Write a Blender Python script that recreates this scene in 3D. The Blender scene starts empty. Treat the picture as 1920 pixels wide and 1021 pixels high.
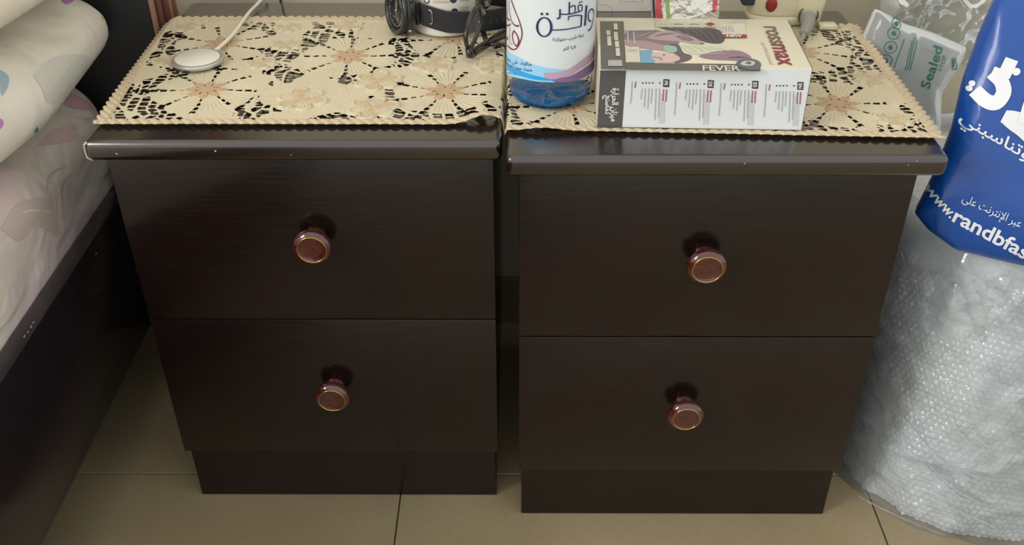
import bpy, bmesh, math, random
import numpy as np
from mathutils import Vector, Matrix
random.seed(4); np.random.seed(4)
SC = bpy.context.scene
COL = SC.collection

# ------------------------------------------------------------------ camera
F_PX, PITCH, YAW, ROLL = 1864.5, .6072, -.0088, -.0042
CAM = np.array([0, -.8718, .9613])
_f0 = np.array([math.sin(YAW), math.cos(YAW), 0]); _r = np.array([math.cos(YAW), -math.sin(YAW), 0]); _u0 = np.array([0, 0, 1.])
FWD = _f0*math.cos(PITCH) - _u0*math.sin(PITCH); _u = _u0*math.cos(PITCH) + _f0*math.sin(PITCH)
RGT = _r*math.cos(ROLL) + _u*math.sin(ROLL); UPV = _u*math.cos(ROLL) - _r*math.sin(ROLL)
cd = bpy.data.cameras.new('camera'); cam = bpy.data.objects.new('camera', cd); COL.objects.link(cam)
cd.sensor_width = 36; cd.lens = F_PX/1920*36; cd.clip_start = .02
M = Matrix.Identity(4)
for i in range(3):
    M[i][0], M[i][1], M[i][2], M[i][3] = RGT[i], UPV[i], -FWD[i], CAM[i]
cam.matrix_world = M
SC.camera = cam
# ------------------------------------------------------------------ light
w = bpy.data.worlds.new('world'); SC.world = w; w.use_nodes = True
w.node_tree.nodes['Background'].inputs[0].default_value = (1, .985, .95, 1)
w.node_tree.nodes['Background'].inputs[1].default_value = 1.0
def area(name, loc, target, sx, sy, power, col):
    l = bpy.data.lights.new(name, 'AREA'); l.shape = 'RECTANGLE'; l.size = sx; l.size_y = sy; l.energy = power; l.color = col
    o = bpy.data.objects.new(name, l); COL.objects.link(o); o.location = loc
    o.rotation_euler = (Vector(target) - Vector(loc)).to_track_quat('-Z', 'Y').to_euler()
    return o
area('window_left_offscreen', (-1.95, -1.45, 1.70), (0, -1.45, 1.70), .8, .95, 37, (1, .97, .92))   # window in the left wall, beyond the bed
SC.view_settings.view_transform = 'Standard'; SC.view_settings.look = 'None'
SC.view_settings.gamma = 1; SC.view_settings.use_curve_mapping = False
SC.view_settings.exposure = 0.22

# ------------------------------------------------------------------ helpers
def ray(u, v): return RGT*(u-960)/F_PX + UPV*(510.5-v)/F_PX + FWD
def hit(u, v, ax, val):
    d = ray(u, v); return CAM + d*((val-CAM[ax])/d[ax])
def lin(c):
    c = c/255.; return c/12.92 if c <= .04045 else ((c+.055)/1.055)**2.4
def rgb(r, g, b): return (lin(r), lin(g), lin(b), 1)
def new(name, cls=None): return bpy.data.materials.new(name)
def pmat(name, col, rough=.5, **kw):
    m = bpy.data.materials.new(name); m.use_nodes = True; b = m.node_tree.nodes['Principled BSDF']
    b.inputs['Base Color'].default_value = rgb(*col); b.inputs['Roughness'].default_value = rough
    for k, v in kw.items():
        b.inputs[k.replace('_', ' ')].default_value = v
    return m
def N(m, t, **kw):
    n = m.node_tree.nodes.new(t)
    for k, v in kw.items():
        if k in n.inputs: n.inputs[k].default_value = v
        else: setattr(n, k, v)
    return n
def L(m, a, b): m.node_tree.links.new(a, b)
def bsdf(m): return m.node_tree.nodes['Principled BSDF']
def texco(m, scale=(1, 1, 1), rot=(0, 0, 0)):
    tc = N(m, 'ShaderNodeTexCoord'); mp = N(m, 'ShaderNodeMapping'); mp.inputs['Scale'].default_value = scale; mp.inputs['Rotation'].default_value = rot
    L(m, tc.outputs['Object'], mp.inputs[0]); return mp.outputs[0]
def ramp(m, fac, stops):
    r = N(m, 'ShaderNodeValToRGB'); e = r.color_ramp.elements
    while len(e) < len(stops): e.new(.5)
    for i, (p, c) in enumerate(stops): e[i].position = p; e[i].color = c
    L(m, fac, r.inputs[0]); return r.outputs[0]
def bump(m, h, strength=.2, dist=.001):
    b = N(m, 'ShaderNodeBump', Strength=strength, Distance=dist); L(m, h, b.inputs['Height']); L(m, b.outputs[0], bsdf(m).inputs['Normal'])
def mixc(m, fac, a, b):
    x = N(m, 'ShaderNodeMix', data_type='RGBA')
    for s, v in ((0, fac), (6, a), (7, b)):
        if isinstance(v, (tuple, float, int)): x.inputs[s].default_value = v
        else: L(m, v, x.inputs[s])
    return x.outputs[2]
def noise(m, co, scale, detail=3, dist=0, rough=.5):
    n = N(m, 'ShaderNodeTexNoise', Scale=scale, Detail=detail, Distortion=dist, Roughness=rough); L(m, co, n.inputs['Vector']); return n.outputs[0]

def link(name, me, mat=None, parent=None, smooth=False):
    o = bpy.data.objects.new(name, me); COL.objects.link(o)
    if mat: me.materials.append(mat)
    if parent: o.parent = parent
    if smooth: me.polygons.foreach_set('use_smooth', [True]*len(me.polygons))
    return o
def mesh(name, vs, fs, mat=None, parent=None, smooth=False):
    me = bpy.data.meshes.new(name); me.from_pydata([tuple(map(float, v)) for v in vs], [], fs); me.validate(); me.update()
    return link(name, me, mat, parent, smooth)
def empty(name, loc, rz=0):
    o = bpy.data.objects.new(name, None); COL.objects.link(o); o.location = loc; o.rotation_euler = (0, 0, rz); o.empty_display_size = .05; return o
def tag(o, label, cat, group=None):
    o['label'] = label; o['category'] = cat
    if group: o['group'] = group
    return o
def struct(o, label, cat): o['kind'] = 'structure'; return tag(o, label, cat)
def boxm(name, x0, x1, y0, y1, z0, z1, mat, parent=None, bev=0, seg=3):
    bm = bmesh.new(); bmesh.ops.create_cube(bm, size=1)
    for v in bm.verts:
        v.co = ((x0+x1)/2+v.co.x*(x1-x0), (y0+y1)/2+v.co.y*(y1-y0), (z0+z1)/2+v.co.z*(z1-z0))
    if bev: bmesh.ops.bevel(bm, geom=bm.edges[:], offset=bev, segments=seg, profile=.5, affect='EDGES')
    me = bpy.data.meshes.new(name); bm.to_mesh(me); bm.free()
    o = link(name, me, mat, parent)
    if bev:
        me.polygons.foreach_set('use_smooth', [True]*len(me.polygons)); me.set_sharp_from_angle(angle=.6)
    return o
def lathe(prof, n=32, axis='z', c=(0, 0, 0)):
    """profile [(r,h)] around an axis; closes with poles where r==0"""
    vs, fs = [], []; rings = []
    for r, h in prof:
        if r < 1e-7: rings.append([len(vs)]); pts = [(0, 0, h)]
        else:
            rings.append(list(range(len(vs), len(vs)+n))); pts = [(r*math.cos(2*math.pi*i/n), r*math.sin(2*math.pi*i/n), h) for i in range(n)]
        for p in pts:
            x, y, z = p
            if axis == '-y': x, y, z = x, -z, y
            vs.append((x+c[0], y+c[1], z+c[2]))
    for a, b in zip(rings[:-1], rings[1:]):
        for i in range(n):
            j = (i+1) % n
            if len(a) == 1 and len(b) == 1: continue
            if len(a) == 1: fs.append((a[0], b[j], b[i]))
            elif len(b) == 1: fs.append((a[i], a[j], b[0]))
            else: fs.append((a[i], a[j], b[j], b[i]))
    return vs, fs
def catmull(p, n=8):
    p = [np.array(q, float) for q in p]; p = [2*p[0]-p[1]] + p + [2*p[-1]-p[-2]]; out = []
    for i in range(1, len(p)-2):
        for k in range(n):
            t = k/n; a, b, c, d = p[i-1:i+3]
            out.append(.5*((2*b)+(c-a)*t+(2*a-5*b+4*c-d)*t*t+(3*b-a-3*c+d)*t**3))
    out.append(p[-2]); return out
def tube(pts, r, n=10, closed=False, flat=None):
    """tube along pts; r number or list; flat=(up,ratio) squashes along 'up'"""
    vs, fs = [], []; m = len(pts); pts = [np.array(p, float) for p in pts]
    nrm = None
    for i, p in enumerate(pts):
        a = pts[(i-1) % m] if (closed or i > 0) else p; b = pts[(i+1) % m] if (closed or i < m-1) else p
        t = (b-a)/max(1e-9, np.linalg.norm(b-a))
        if flat is not None:
            nrm = np.array(flat[0], float)
        elif nrm is None:
            nrm = np.array([0, 0, 1.]) if abs(t[2]) < .9 else np.array([1., 0, 0])
        nrm = nrm - t*(nrm@t); nrm /= np.linalg.norm(nrm); bn = np.cross(t, nrm)
        rr = r[i] if hasattr(r, '__len__') else r
        for k in range(n):
            th = 2*math.pi*k/n; vs.append(p + nrm*rr*math.cos(th)*(flat[1] if flat else 1) + bn*rr*math.sin(th))
    for i in range(m if closed else m-1):
        j = (i+1) % m
        for k in range(n):
            l = (k+1) % n; fs.append((i*n+k, i*n+l, j*n+l, j*n+k))
    if not closed:
        fs.append(tuple(range(n))[::-1]); fs.append(tuple((m-1)*n+k for k in range(n)))
    return vs, fs
def merge(parts):
    vs, fs = [], []
    for v, f in parts:
        o = len(vs); vs += list(v); fs += [tuple(i+o for i in q) for q in f]
    return vs, fs
# ---- lettering
AR = {}
_ar = 'ء:FE80 آ:FE81 أ:FE83 ؤ:FE85 إ:FE87 ا:FE8D ب:FE8F* ة:FE93 ت:FE95* ث:FE99* ج:FE9D* ح:FEA1* خ:FEA5* د:FEA9 ذ:FEAB ر:FEAD ز:FEAF س:FEB1* ش:FEB5* ص:FEB9* ض:FEBD* ط:FEC1* ظ:FEC5* ع:FEC9* غ:FECD* ف:FED1* ق:FED5* ك:FED9* ل:FEDD* م:FEE1* ن:FEE5* ه:FEE9* و:FEED ى:FEEF ي:FEF1*'
for it in _ar.split():
    ch, c = it.split(':'); AR[ch] = (int(c.strip('*'), 16), c.endswith('*'))
def arabic(s):
    s = s.replace('لإ', '\ufef9').replace('لا', '\ufefb')
    out = []
    for i, ch in enumerate(s):
        pj = i > 0 and s[i-1] in AR and AR[s[i-1]][1]
        nj = i+1 < len(s) and (s[i+1] in AR and s[i+1] != 'ء' or s[i+1] in '\ufef9\ufefb')
        if ch in '\ufef9\ufefb': out.append(chr(ord(ch)+(1 if pj else 0)))
        elif ch in AR:
            b, dual = AR[ch]
            if ch == 'ء': out.append(chr(b)); continue
            nj = nj and dual
            out.append(chr(b + ((3 if nj else 1) if pj else (2 if nj else 0))))
        else: out.append(ch)
    return ''.join(out[::-1])
def text2d(body, bold=0., res=3):
    c = bpy.data.curves.new('lettering', 'FONT'); c.body = body; c.resolution_u = res; c.offset = bold
    o = bpy.data.objects.new('lettering', c); COL.objects.link(o)
    dg = bpy.context.evaluated_depsgraph_get(); dg.update()
    me = bpy.data.meshes.new_from_object(o.evaluated_get(dg))
    bm = bmesh.new(); bm.from_mesh(me); bmesh.ops.triangulate(bm, faces=bm.faces[:])
    vs = np.array([(v.co.x, v.co.y) for v in bm.verts]); bm.verts.index_update()
    fs = [tuple(v.index for v in f.verts) for f in bm.faces]; bm.free()
    bpy.data.objects.remove(o); bpy.data.curves.remove(c); bpy.data.meshes.remove(me)
    return vs, fs
class Surf:
    """a printed surface: origin, two axes, outward normal, optional relief"""
    def __init__(s, O, A, B, relief=None):
        s.O = np.array(O, float); s.A = np.array(A, float)/np.linalg.norm(A); s.B = np.array(B, float)
        s.B = s.B - s.A*(s.B@s.A); s.B /= np.linalg.norm(s.B); s.Nn = np.cross(s.A, s.B); s.relief = relief
    def pt(s, a, b, off=0):
        return s.O + s.A*a + s.B*b + s.Nn*(off + (s.relief(a, b) if s.relief else 0))
    def px(s, u, v):
        d = ray(u, v); h = 0; q = None
        for _ in range(4 if s.relief else 1):
            t = ((s.O + s.Nn*h - CAM)@s.Nn)/(d@s.Nn); P = CAM + d*t - s.O; q = (P@s.A, P@s.B)
            if s.relief: h = s.relief(*q)
        return q
class Cyl:
    """label wrapped round a vertical cylinder; a = arc length, b = height above base"""
    def __init__(s, c, r, z0): s.c = np.array(c); s.r = r; s.z0 = z0
    def pt(s, a, b, off=0):
        th = a/s.r - math.pi/2; R = s.r+off; return np.array([s.c[0]+R*math.cos(th), s.c[1]+R*math.sin(th), s.z0+b])
    def px(s, u, v):
        d = ray(u, v); o = CAM[:2]-s.c; A = d[:2]@d[:2]; B = o@d[:2]; Cc = o@o-s.r**2; D = max(0, B*B-A*Cc)
        t = (-B-math.sqrt(D))/A; P = CAM+d*t
        return (s.r*(math.atan2(P[1]-s.c[1], P[0]-s.c[0])+math.pi/2), P[2]-s.z0)
class Print:
    """flat print gathered by colour on one surface, becomes one part per colour"""
    def __init__(s, surf, off=.0003): s.s = surf; s.off = off; s.d = {}; s.k = 0
    def add(s, mat, vs, fs, lift=0):
        pts = [s.s.pt(a, b, s.off+lift) for a, b in vs]; s.d.setdefault(mat, []).append((pts, fs))
    def text(s, mat, body, p0, p1, p2, bold=0., cap=.7, lift=.0001, px=True):
        vs, fs = text2d(body, bold)
        if not len(vs): return
        q0, q1, q2 = [np.array(s.s.px(*p) if px else p) for p in (p0, p1, p2)]
        x0, x1 = vs[:, 0].min(), vs[:, 0].max()
        P = [q0 + (q1-q0)*(x-x0)/(x1-x0) + (q2-q0)*y/cap for x, y in vs]
        s.add(mat, P, fs, lift)
    def poly(s, mat, pts, lift=0, px=True, sub=0, soft=0):
        q = [np.array(s.s.px(*p) if px else p) for p in pts]
        for _ in range(soft): q = [w_ for i in range(len(q)) for w_ in (q[i]*.78+q[(i+1) % len(q)]*.22, q[i]*.22+q[(i+1) % len(q)]*.78)]
        bm = bmesh.new(); f = bm.faces.new([bm.verts.new((a, b, 0)) for a, b in q]); bmesh.ops.triangulate(bm, faces=[f])
        if sub: bmesh.ops.subdivide_edges(bm, edges=bm.edges[:], cuts=sub, use_grid_fill=True); bmesh.ops.triangulate(bm, faces=bm.faces[:])
        bm.verts.index_update(); vs = [(v.co.x, v.co.y) for v in bm.verts]; fs = [tuple(v.index for v in g.verts) for g in bm.faces]; bm.free()
        s.add(mat, vs, fs, lift)
    def band(s, mat, lo, hi, n=24, lift=0, px=True):
        a = catmull([s.s.px(*p) if px else p for p in lo], n); b = catmull([s.s.px(*p) if px else p for p in hi], n)
        m = min(len(a), len(b)); ia = np.linspace(0, len(a)-1, m).astype(int); ib = np.linspace(0, len(b)-1, m).astype(int)
        vs = []
        for i, j in zip(ia, ib):
            for t in (0, .33, .66, 1): vs.append(a[i]*(1-t)+b[j]*t)
        fs = [(i*4+k, i*4+k+4, i*4+k+5, i*4+k+1) for i in range(m-1) for k in range(3)]
        s.add(mat, vs, fs, lift)
    def stroke(s, mat, pts, wd, n=6, lift=.0001, px=True, smooth=True):
        q = [np.array(s.s.px(*p) if px else p, float) for p in pts]
        q = catmull(q, n) if smooth and len(q) > 2 else [q[i]+(q[i+1]-q[i])*t for i in range(len(q)-1) for t in np.linspace(0, 1, n)]
        vs = []; m = len(q); W = wd if hasattr(wd, '__len__') else [wd, wd]
        for i in range(m):
            t = q[min(i+1, m-1)]-q[max(i-1, 0)]; l = np.linalg.norm(t)
            t = t/l if l > 1e-9 else np.array([1., 0]); nn = np.array([-t[1], t[0]]); k = i/(m-1)*(len(W)-1); j = min(int(k), len(W)-2); wv = W[j]+(W[j+1]-W[j])*(k-j)
            vs += [q[i]-nn*wv/2, q[i]+nn*wv/2]
        s.add(mat, vs, [(2*i, 2*i+1, 2*i+3, 2*i+2) for i in range(m-1)], lift)
    def disc(s, mat, p, r, r0=0, n=20, lift=.0001, px=True, sx=1):
        c = np.array(s.s.px(*p) if px else p); vs = []
        for i in range(n):
            th = 2*math.pi*i/n; e = np.array([math.cos(th)*sx, math.sin(th)]); vs += [c+e*r0, c+e*r]
        s.add(mat, vs, [(2*i, 2*i+1, (2*i+3) % (2*n), (2*i+2) % (2*n)) for i in range(n)], lift)
    def build(s, name, parent):
        inv = parent_inv(parent); out = []
        for mat, parts in s.d.items():
            vs, fs = merge(parts); vs = [inv @ Vector(v) for v in vs]
            o = mesh(name, vs, fs, mat, parent); o['kind'] = 'stuff'; out.append(o)
        return out
def parent_inv(p):
    m = Matrix.Identity(4); ch = []
    while p is not None: ch.append(p); p = p.parent
    for q in reversed(ch): m = m @ q.matrix_basis
    return m.inverted()
def wmesh(name, vs, fs, mat, parent, smooth=False):
    """mesh given in world coordinates, stored in its parent's frame"""
    inv = parent_inv(parent); return mesh(name, [inv @ Vector(tuple(map(float, v))) for v in vs], fs, mat, parent, smooth)
def vnoise(x, y, sc, seed=0, oct=3):
    """cheap smooth value noise for shaping cloth and film"""
    rs = np.random.RandomState(seed); x = np.asarray(x, float); y = np.asarray(y, float); out = 0; amp = 1
    for o in range(oct):
        g = rs.rand(64, 64)*2-1; X = x*sc; Y = y*sc; xi = np.floor(X).astype(int); yi = np.floor(Y).astype(int)
        fx = X-xi; fy = Y-yi; fx = fx*fx*(3-2*fx); fy = fy*fy*(3-2*fy); a = xi % 64; b = yi % 64; a1 = (xi+1) % 64; b1 = (yi+1) % 64
        out = out + amp*((g[a, b]*(1-fx)+g[a1, b]*fx)*(1-fy)+(g[a, b1]*(1-fx)+g[a1, b1]*fx)*fy); sc *= 2; amp *= .5
    return out
def gridmesh(name, P, mat, parent=None, smooth=True, close_u=False):
    """P: array (n,m,3)"""
    n, m, _ = P.shape; idx = np.arange(n*m).reshape(n, m)
    if close_u: a = idx; b = np.roll(idx, -1, 0)
    else: a = idx[:-1]; b = idx[1:]
    q = np.stack([a[:, :-1], b[:, :-1], b[:, 1:], a[:, 1:]], -1).reshape(-1, 4)
    return npmesh(name, P.reshape(-1, 3), q, mat, parent, smooth)
def npmesh(name, V, Q, mat, parent=None, smooth=True):
    me = bpy.data.meshes.new(name); me.vertices.add(len(V)); me.vertices.foreach_set('co', np.asarray(V, np.float32).ravel())
    k = Q.shape[1]; me.loops.add(Q.size); me.loops.foreach_set('vertex_index', Q.astype(np.int32).ravel())
    me.polygons.add(len(Q)); me.polygons.foreach_set('loop_start', np.arange(0, Q.size, k, dtype=np.int32)); me.polygons.foreach_set('loop_total', np.full(len(Q), k, np.int32))
    me.update(calc_edges=True); o = link(name, me, mat, parent)
    if smooth: me.polygons.foreach_set('use_smooth', np.ones(len(Q), bool))
    return o
class Cushion:
    """inflated bag over a star-shaped outline lying in a plane"""
    def __init__(s, O, A, B, outline, df, db, power=.5, wr=0, seed=0, wsc=20, n=160):
        s.s = Surf(O, A, B); q = [np.array(p, float) for p in outline]
        cc = []; k = len(q)
        for i in range(k):
            for t in np.linspace(0, 1, 24, endpoint=False): cc.append(q[i]*(1-t)+q[(i+1) % k]*t)
        cc = np.array(cc)
        for _ in range(6): cc = (np.roll(cc, 1, 0)+2*cc+np.roll(cc, -1, 0))/4
        s.c = cc.mean(0); d = cc-s.c; th = np.arctan2(d[:, 1], d[:, 0]); o = np.argsort(th); s.th = th[o]; s.rad = np.hypot(d[:, 0], d[:, 1])[o]
        s.df, s.db, s.p, s.wr, s.seed, s.wsc, s.n = df, db, power, wr, seed, wsc, n
        s.surf = Surf(O, A, B, s.front)
    def R(s, th): return np.interp(th, s.th, s.rad, period=2*math.pi)
    def tt(s, a, b):
        x, y = a-s.c[0], b-s.c[1]; return np.minimum(1, np.hypot(x, y)/s.R(np.arctan2(y, x)))
    def wrinkle(s, a, b):
        nz = vnoise(np.asarray(a)+7, np.asarray(b)+7, s.wsc, s.seed); rd = 1-np.abs(vnoise(np.asarray(a)+3, np.asarray(b)+9, s.wsc*.7, s.seed+5, 2))*2
        return s.wr*(nz*.5+np.maximum(rd, 0)**3*.6)
    def front(s, a, b):
        t = s.tt(a, b); h = (1-t**3)**s.p
        return s.df*h + s.wrinkle(a, b)*np.minimum(1, (1-t)*8)
    def build(s, name, mat, parent, rings=30):
        th = np.linspace(-math.pi, math.pi, s.n, endpoint=False); T = 1-(1-np.linspace(0, 1, rings+1))**1.6
        V = []; R = s.R(th)
        F = [(s.c[0]+np.outer(np.cos(th)*R, T)), (s.c[1]+np.outer(np.sin(th)*R, T))]
        hf = s.front(F[0], F[1]); hb = -s.db*(1-T**3)[None, :]**s.p + 0*F[0]
        S = s.s
        def W(h): return S.O + F[0][..., None]*S.A + F[1][..., None]*S.B + h[..., None]*S.Nn
        P = np.concatenate([W(hf)[:, 0:], W(hb)[:, ::-1][:, 1:]], 1)
        o = gridmesh(name, P, mat, parent, True, True)
        if parent:
            inv = parent_inv(parent); o.data.transform(inv)
        return o
# ------------------------------------------------------------------ materials
def lacquer(name, streak=.35):
    m = pmat(name, (22, 12, 10), .30, Coat_Weight=.25, Coat_Roughness=.14)
    co = texco(m, (3, 20, 70)); nz = noise(m, co, 6, 5, .3)
    bsdf(m).inputs['IOR'].default_value = 1.42
    c = ramp(m, nz, [(.3, rgb(19, 11, 9)), (.7, rgb(27, 15, 13))]); L(m, c, bsdf(m).inputs['Base Color'])
    r = ramp(m, nz, [(.35, (.17,)*3+(1,)), (.75, (.30,)*3+(1,))]); L(m, r, bsdf(m).inputs['Roughness'])
    bump(m, nz, .12*streak, .0006); return m
MW = lacquer('dark_lacquered_wood')
MWT = lacquer('dark_lacquered_top', .5); bsdf(MWT).inputs['Coat IOR'].default_value = 1.72; bsdf(MWT).inputs['Coat Roughness'].default_value = .19; bsdf(MWT).inputs['Coat Weight'].default_value = 1
MCHIP = pmat('bare_chipped_board', (196, 178, 160), .8)
MKN = pmat('red_brown_lacquer', (66, 20, 17), .12, Coat_Weight=1., Coat_Roughness=.05)
_c = texco(MKN, (60, 60, 200)); L(MKN, ramp(MKN, noise(MKN, _c, 3, 4), [(.35, rgb(48, 13, 12)), (.7, rgb(88, 30, 22))]), bsdf(MKN).inputs['Base Color'])
MGOLD = pmat('brass', (205, 165, 95), .22, Metallic=1.)
def tilemat():
    m = pmat('beige_porcelain', (150, 138, 118), .34)
    co = texco(m); a = noise(m, co, 5, 6); b = noise(m, co, 160, 3)
    c = ramp(m, a, [(.3, rgb(146, 132, 101)), (.7, rgb(162, 148, 116))]); c2 = ramp(m, b, [(.35, (.9, .9, .9, 1)), (.6, (1, 1, 1, 1))])
    x = N(m, 'ShaderNodeMix', data_type='RGBA', blend_type='MULTIPLY'); x.inputs[0].default_value = .6; L(m, c, x.inputs[6]); L(m, c2, x.inputs[7]); L(m, x.outputs[2], bsdf(m).inputs['Base Color'])
    bump(m, b, .04, .0005); return m
MTILE = tilemat()
MGROUT = pmat('grout', (92, 84, 72), .9)
def wallmat():
    m = pmat('cream_paint', (203, 194, 170), .7); co = texco(m); L(m, ramp(m, noise(m, co, 2.5, 4), [(.3, rgb(198, 188, 163)), (.7, rgb(208, 199, 176))]), bsdf(m).inputs['Base Color'])
    bump(m, noise(m, co, 90, 4), .1, .001); return m
MWALL = wallmat()

# ------------------------------------------------------------------ setting
H = .5225; WALL_Y = .384
fl = struct(mesh('floor', [(-3, -3, -.004), (3, -3, -.004), (3, WALL_Y, -.004), (-3, WALL_Y, -.004)], [(0, 1, 2, 3)], MGROUT), 'beige tiled floor with thin dark joints', 'floor')
def tile_mesh(sx, sy):
    o = boxm('tile', 0, sx-.0018, 0, sy-.0018, -.0035, 0, MTILE, fl, .0006, 1); return o
GX, GY = -.152, .048
full = tile_mesh(.6, .6); back = tile_mesh(.6, WALL_Y-GY)
first = {0: True, 1: True}
for i in range(-4, 5):
    for j in range(-5, 1):
        src = back if j == 0 else full; k = 1 if j == 0 else 0
        if first[k]: o = src; first[k] = False
        else: o = src.copy(); COL.objects.link(o)
        o.location = (GX+.0009+i*.6, GY+.0009+j*.6, 0)
wb = struct(boxm('wall_back', -3, 3, WALL_Y, WALL_Y+.12, -.004, 2.7, MWALL), 'cream painted wall behind the nightstands and headboard', 'wall')
bb = struct(boxm('baseboard_back', -.43, 3, WALL_Y-.011, WALL_Y, 0, .09, MTILE, None, .002, 2), 'beige tile skirting along the cream wall', 'baseboard')

# ------------------------------------------------------------------ nightstands
WB, DT, TS = .3843, .386, .022
def nightstand(x, y, slab, label, knobs, chips):
    t = empty('nightstand', (x, y, 0)); tag(t, label, 'nightstand', 'pair of dark nightstands')
    ov = .0235; h = WB/2
    boxm('top', slab[0]-x, slab[1]-x, 0, DT, H-TS, H, MWT, t, .0065, 4)
    boxm('side_panel', -h, -h+.016, ov+.018, DT-.01, .0877, H-TS, MW, t, .001, 1)
    boxm('side_panel', h-.016, h, ov+.018, DT-.01, .0877, H-TS, MW, t, .001, 1)
    boxm('back_panel', -h+.016, h-.016, DT-.018, DT-.012, .0877, H-TS, MW, t)
    boxm('plinth', -h+.003, h-.003, ov+.0106, DT-.02, 0, .0872, MW, t, .001, 1)
    boxm('divider', -h+.016, h-.016, ov+.020, DT-.02, .283, .299, MW, t)
    boxm('bottom_panel', -h+.016, h-.016, ov+.02, DT-.02, .0877, .1, MW, t)
    for (z0, z1), (kx, kz) in zip(((.2920, H-TS-.0012), (.0880, .2908)), knobs):
        d = boxm('drawer', -h, h, ov, ov+.0185, z0, z1, MW, t, .0012, 2)
        if z0 > .2: d['label'] = 'upper drawer with dark glossy front'
        else: d['label'] = 'lower drawer with dark glossy front'
        cx, cz = kx-x, kz-.003
        prof = [(0, -.001), (.011, -.001), (.0115, .002), (.0095, .005), (.0088, .009), (.0100, .0118), (.0165, .0135), (.0196, .0165), (.0205, .0200), (.0195, .0235), (.0165, .0258), (.0155, .0262), (.0148, .0262), (.0136, .0254), (.008, .0252), (0, .0252)]
        vs, fs = lathe(prof, 40, '-y', (cx, ov, cz)); k = mesh('knob', vs, fs, MKN, d, True); k['label'] = 'glossy red-brown turned knob'
        pts = [(cx+.0151*math.cos(a), ov-.0262, cz+.0151*math.sin(a)) for a in np.linspace(0, 2*math.pi, 40, endpoint=False)]
        r = mesh('knob_ring', *tube(pts, .0007, 6, True), MGOLD, d, True); r['label'] = 'thin brass ring inlaid in the knob face'
    for u, v, sx, sz in chips:                                     # bare spots on the slab's front edge
        P = hit(u, v, 1, y)-np.array([x, y, 0]); n = 8
        ring = [(P[0]+sx*math.cos(a)*random.uniform(.6, 1), -.00025, min(H-.003, max(H-TS+.0065, P[2]))+sz*math.sin(a)*random.uniform(.6, 1)) for a in np.linspace(0, 6.283, n, endpoint=False)]
        mesh('paint_chip', ring, [tuple(range(n))], MCHIP, t)
    return t
NL = nightstand(-.2178, -.0221, (-.4195, -.0168), 'dark lacquered nightstand beside the bed, top edge chipped at its corner', [(-.2124, .4033), (-.2138, .1976)], [(219, 288, .0013, .0009), (404, 283, .0011, .0012), (546, 290, .0008, .0004)])
NR = nightstand(.1918, -.0525, (-.0125, .4005), 'dark lacquered nightstand beside the blue bag and bubble wrap', [(.1878, .4002), (.1862, .1983)], [(1396, 306, .0009, .0009), (1718, 301, .0008, .0008), (1703, 309, .0007, .0007)])
# chipped corner: pale line round the end of the slab
xl = -.4195+.2178
mesh('corner_chip', *tube([(xl+.0045, .0018, H-.0015), (xl+.0012, .0022, H-.0045), (xl+.0008, .0015, H-.012), (xl+.0012, .0018, H-.0178), (xl+.006, .0010, H-.0206)], [.0013, .001, .0007, .0009, .0006], 6), MCHIP, NL, True)['label'] = 'bare pale edge where the lacquer is chipped'

# ------------------------------------------------------------------ bed
MBED = lacquer('dark_bed_board', .3); MBED.node_tree.links.remove(bsdf(MBED).inputs['Base Color'].links[0]); bsdf(MBED).inputs['Base Color'].default_value = rgb(36, 30, 33)
MHB = pmat('black_headboard_laminate', (26, 30, 32), .42)
MSTR = [pmat('laminate_strip_%s' % n, c, .6) for n, c in (('tan', (168, 124, 98)), ('brown', (118, 78, 60)), ('pale', (188, 148, 118)), ('dark', (72, 46, 38)), ('rust', (140, 92, 72)))]
bed = tag(empty('bed', (-1.0, -.5, 0)), 'dark wooden bed frame with thin side rail and black headboard', 'bed')
def wbox(name, x0, x1, y0, y1, z0, z1, mat, p, bev=0, seg=2):
    o = boxm(name, x0, x1, y0, y1, z0, z1, mat, p, bev, seg); o.data.transform(parent_inv(p)); return o
RX = -.50
wbox('side_rail', RX-.022, RX, -1.7, .294, .133, .328, MBED, bed, .002)['label'] = 'dark brown side rail with worn edge'
hb = wbox('headboard', -1.6, -.449, .298, .383, .05, 1.0, MHB, bed, .002); hb['label'] = 'black headboard panel against the wall'
y = .2975; k = 0
for wd in (.011, .006, .009, .005, .012, .008, .006, .010, .007, .012):
    wbox('edge_strip', -.449, -.444+random.uniform(-.0012, .001), y+.0006, y+wd-.0004, .052, .998, MSTR[(k*3+k//4) % 5], hb, .0006, 1); y += wd; k += 1
for lx, ly in ((-.72, .22), (-.72, -1.5), (-1.5, .22), (-1.5, -1.5)):
    wbox('leg', lx-.03, lx+.03, ly-.03, ly+.03, 0, .15, MBED, bed, .002)
wbox('slat_base', -1.55, RX-.022, -1.65, .292, .15, .24, MBED, bed)
for u, v, r in ((180, 475, .0012), (58, 612, .0012), (62, 604, .0011), (52, 622, .001), (45, 630, .0012)):
    P = hit(u, v, 0, RX); wmesh('paint_chip', [(RX+.0003, P[1]+r*1.6*math.cos(a), P[2]+r*math.sin(a)) for a in np.linspace(0, 6.28, 7, endpoint=False)], [tuple(range(7))], MCHIP, bed)
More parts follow.
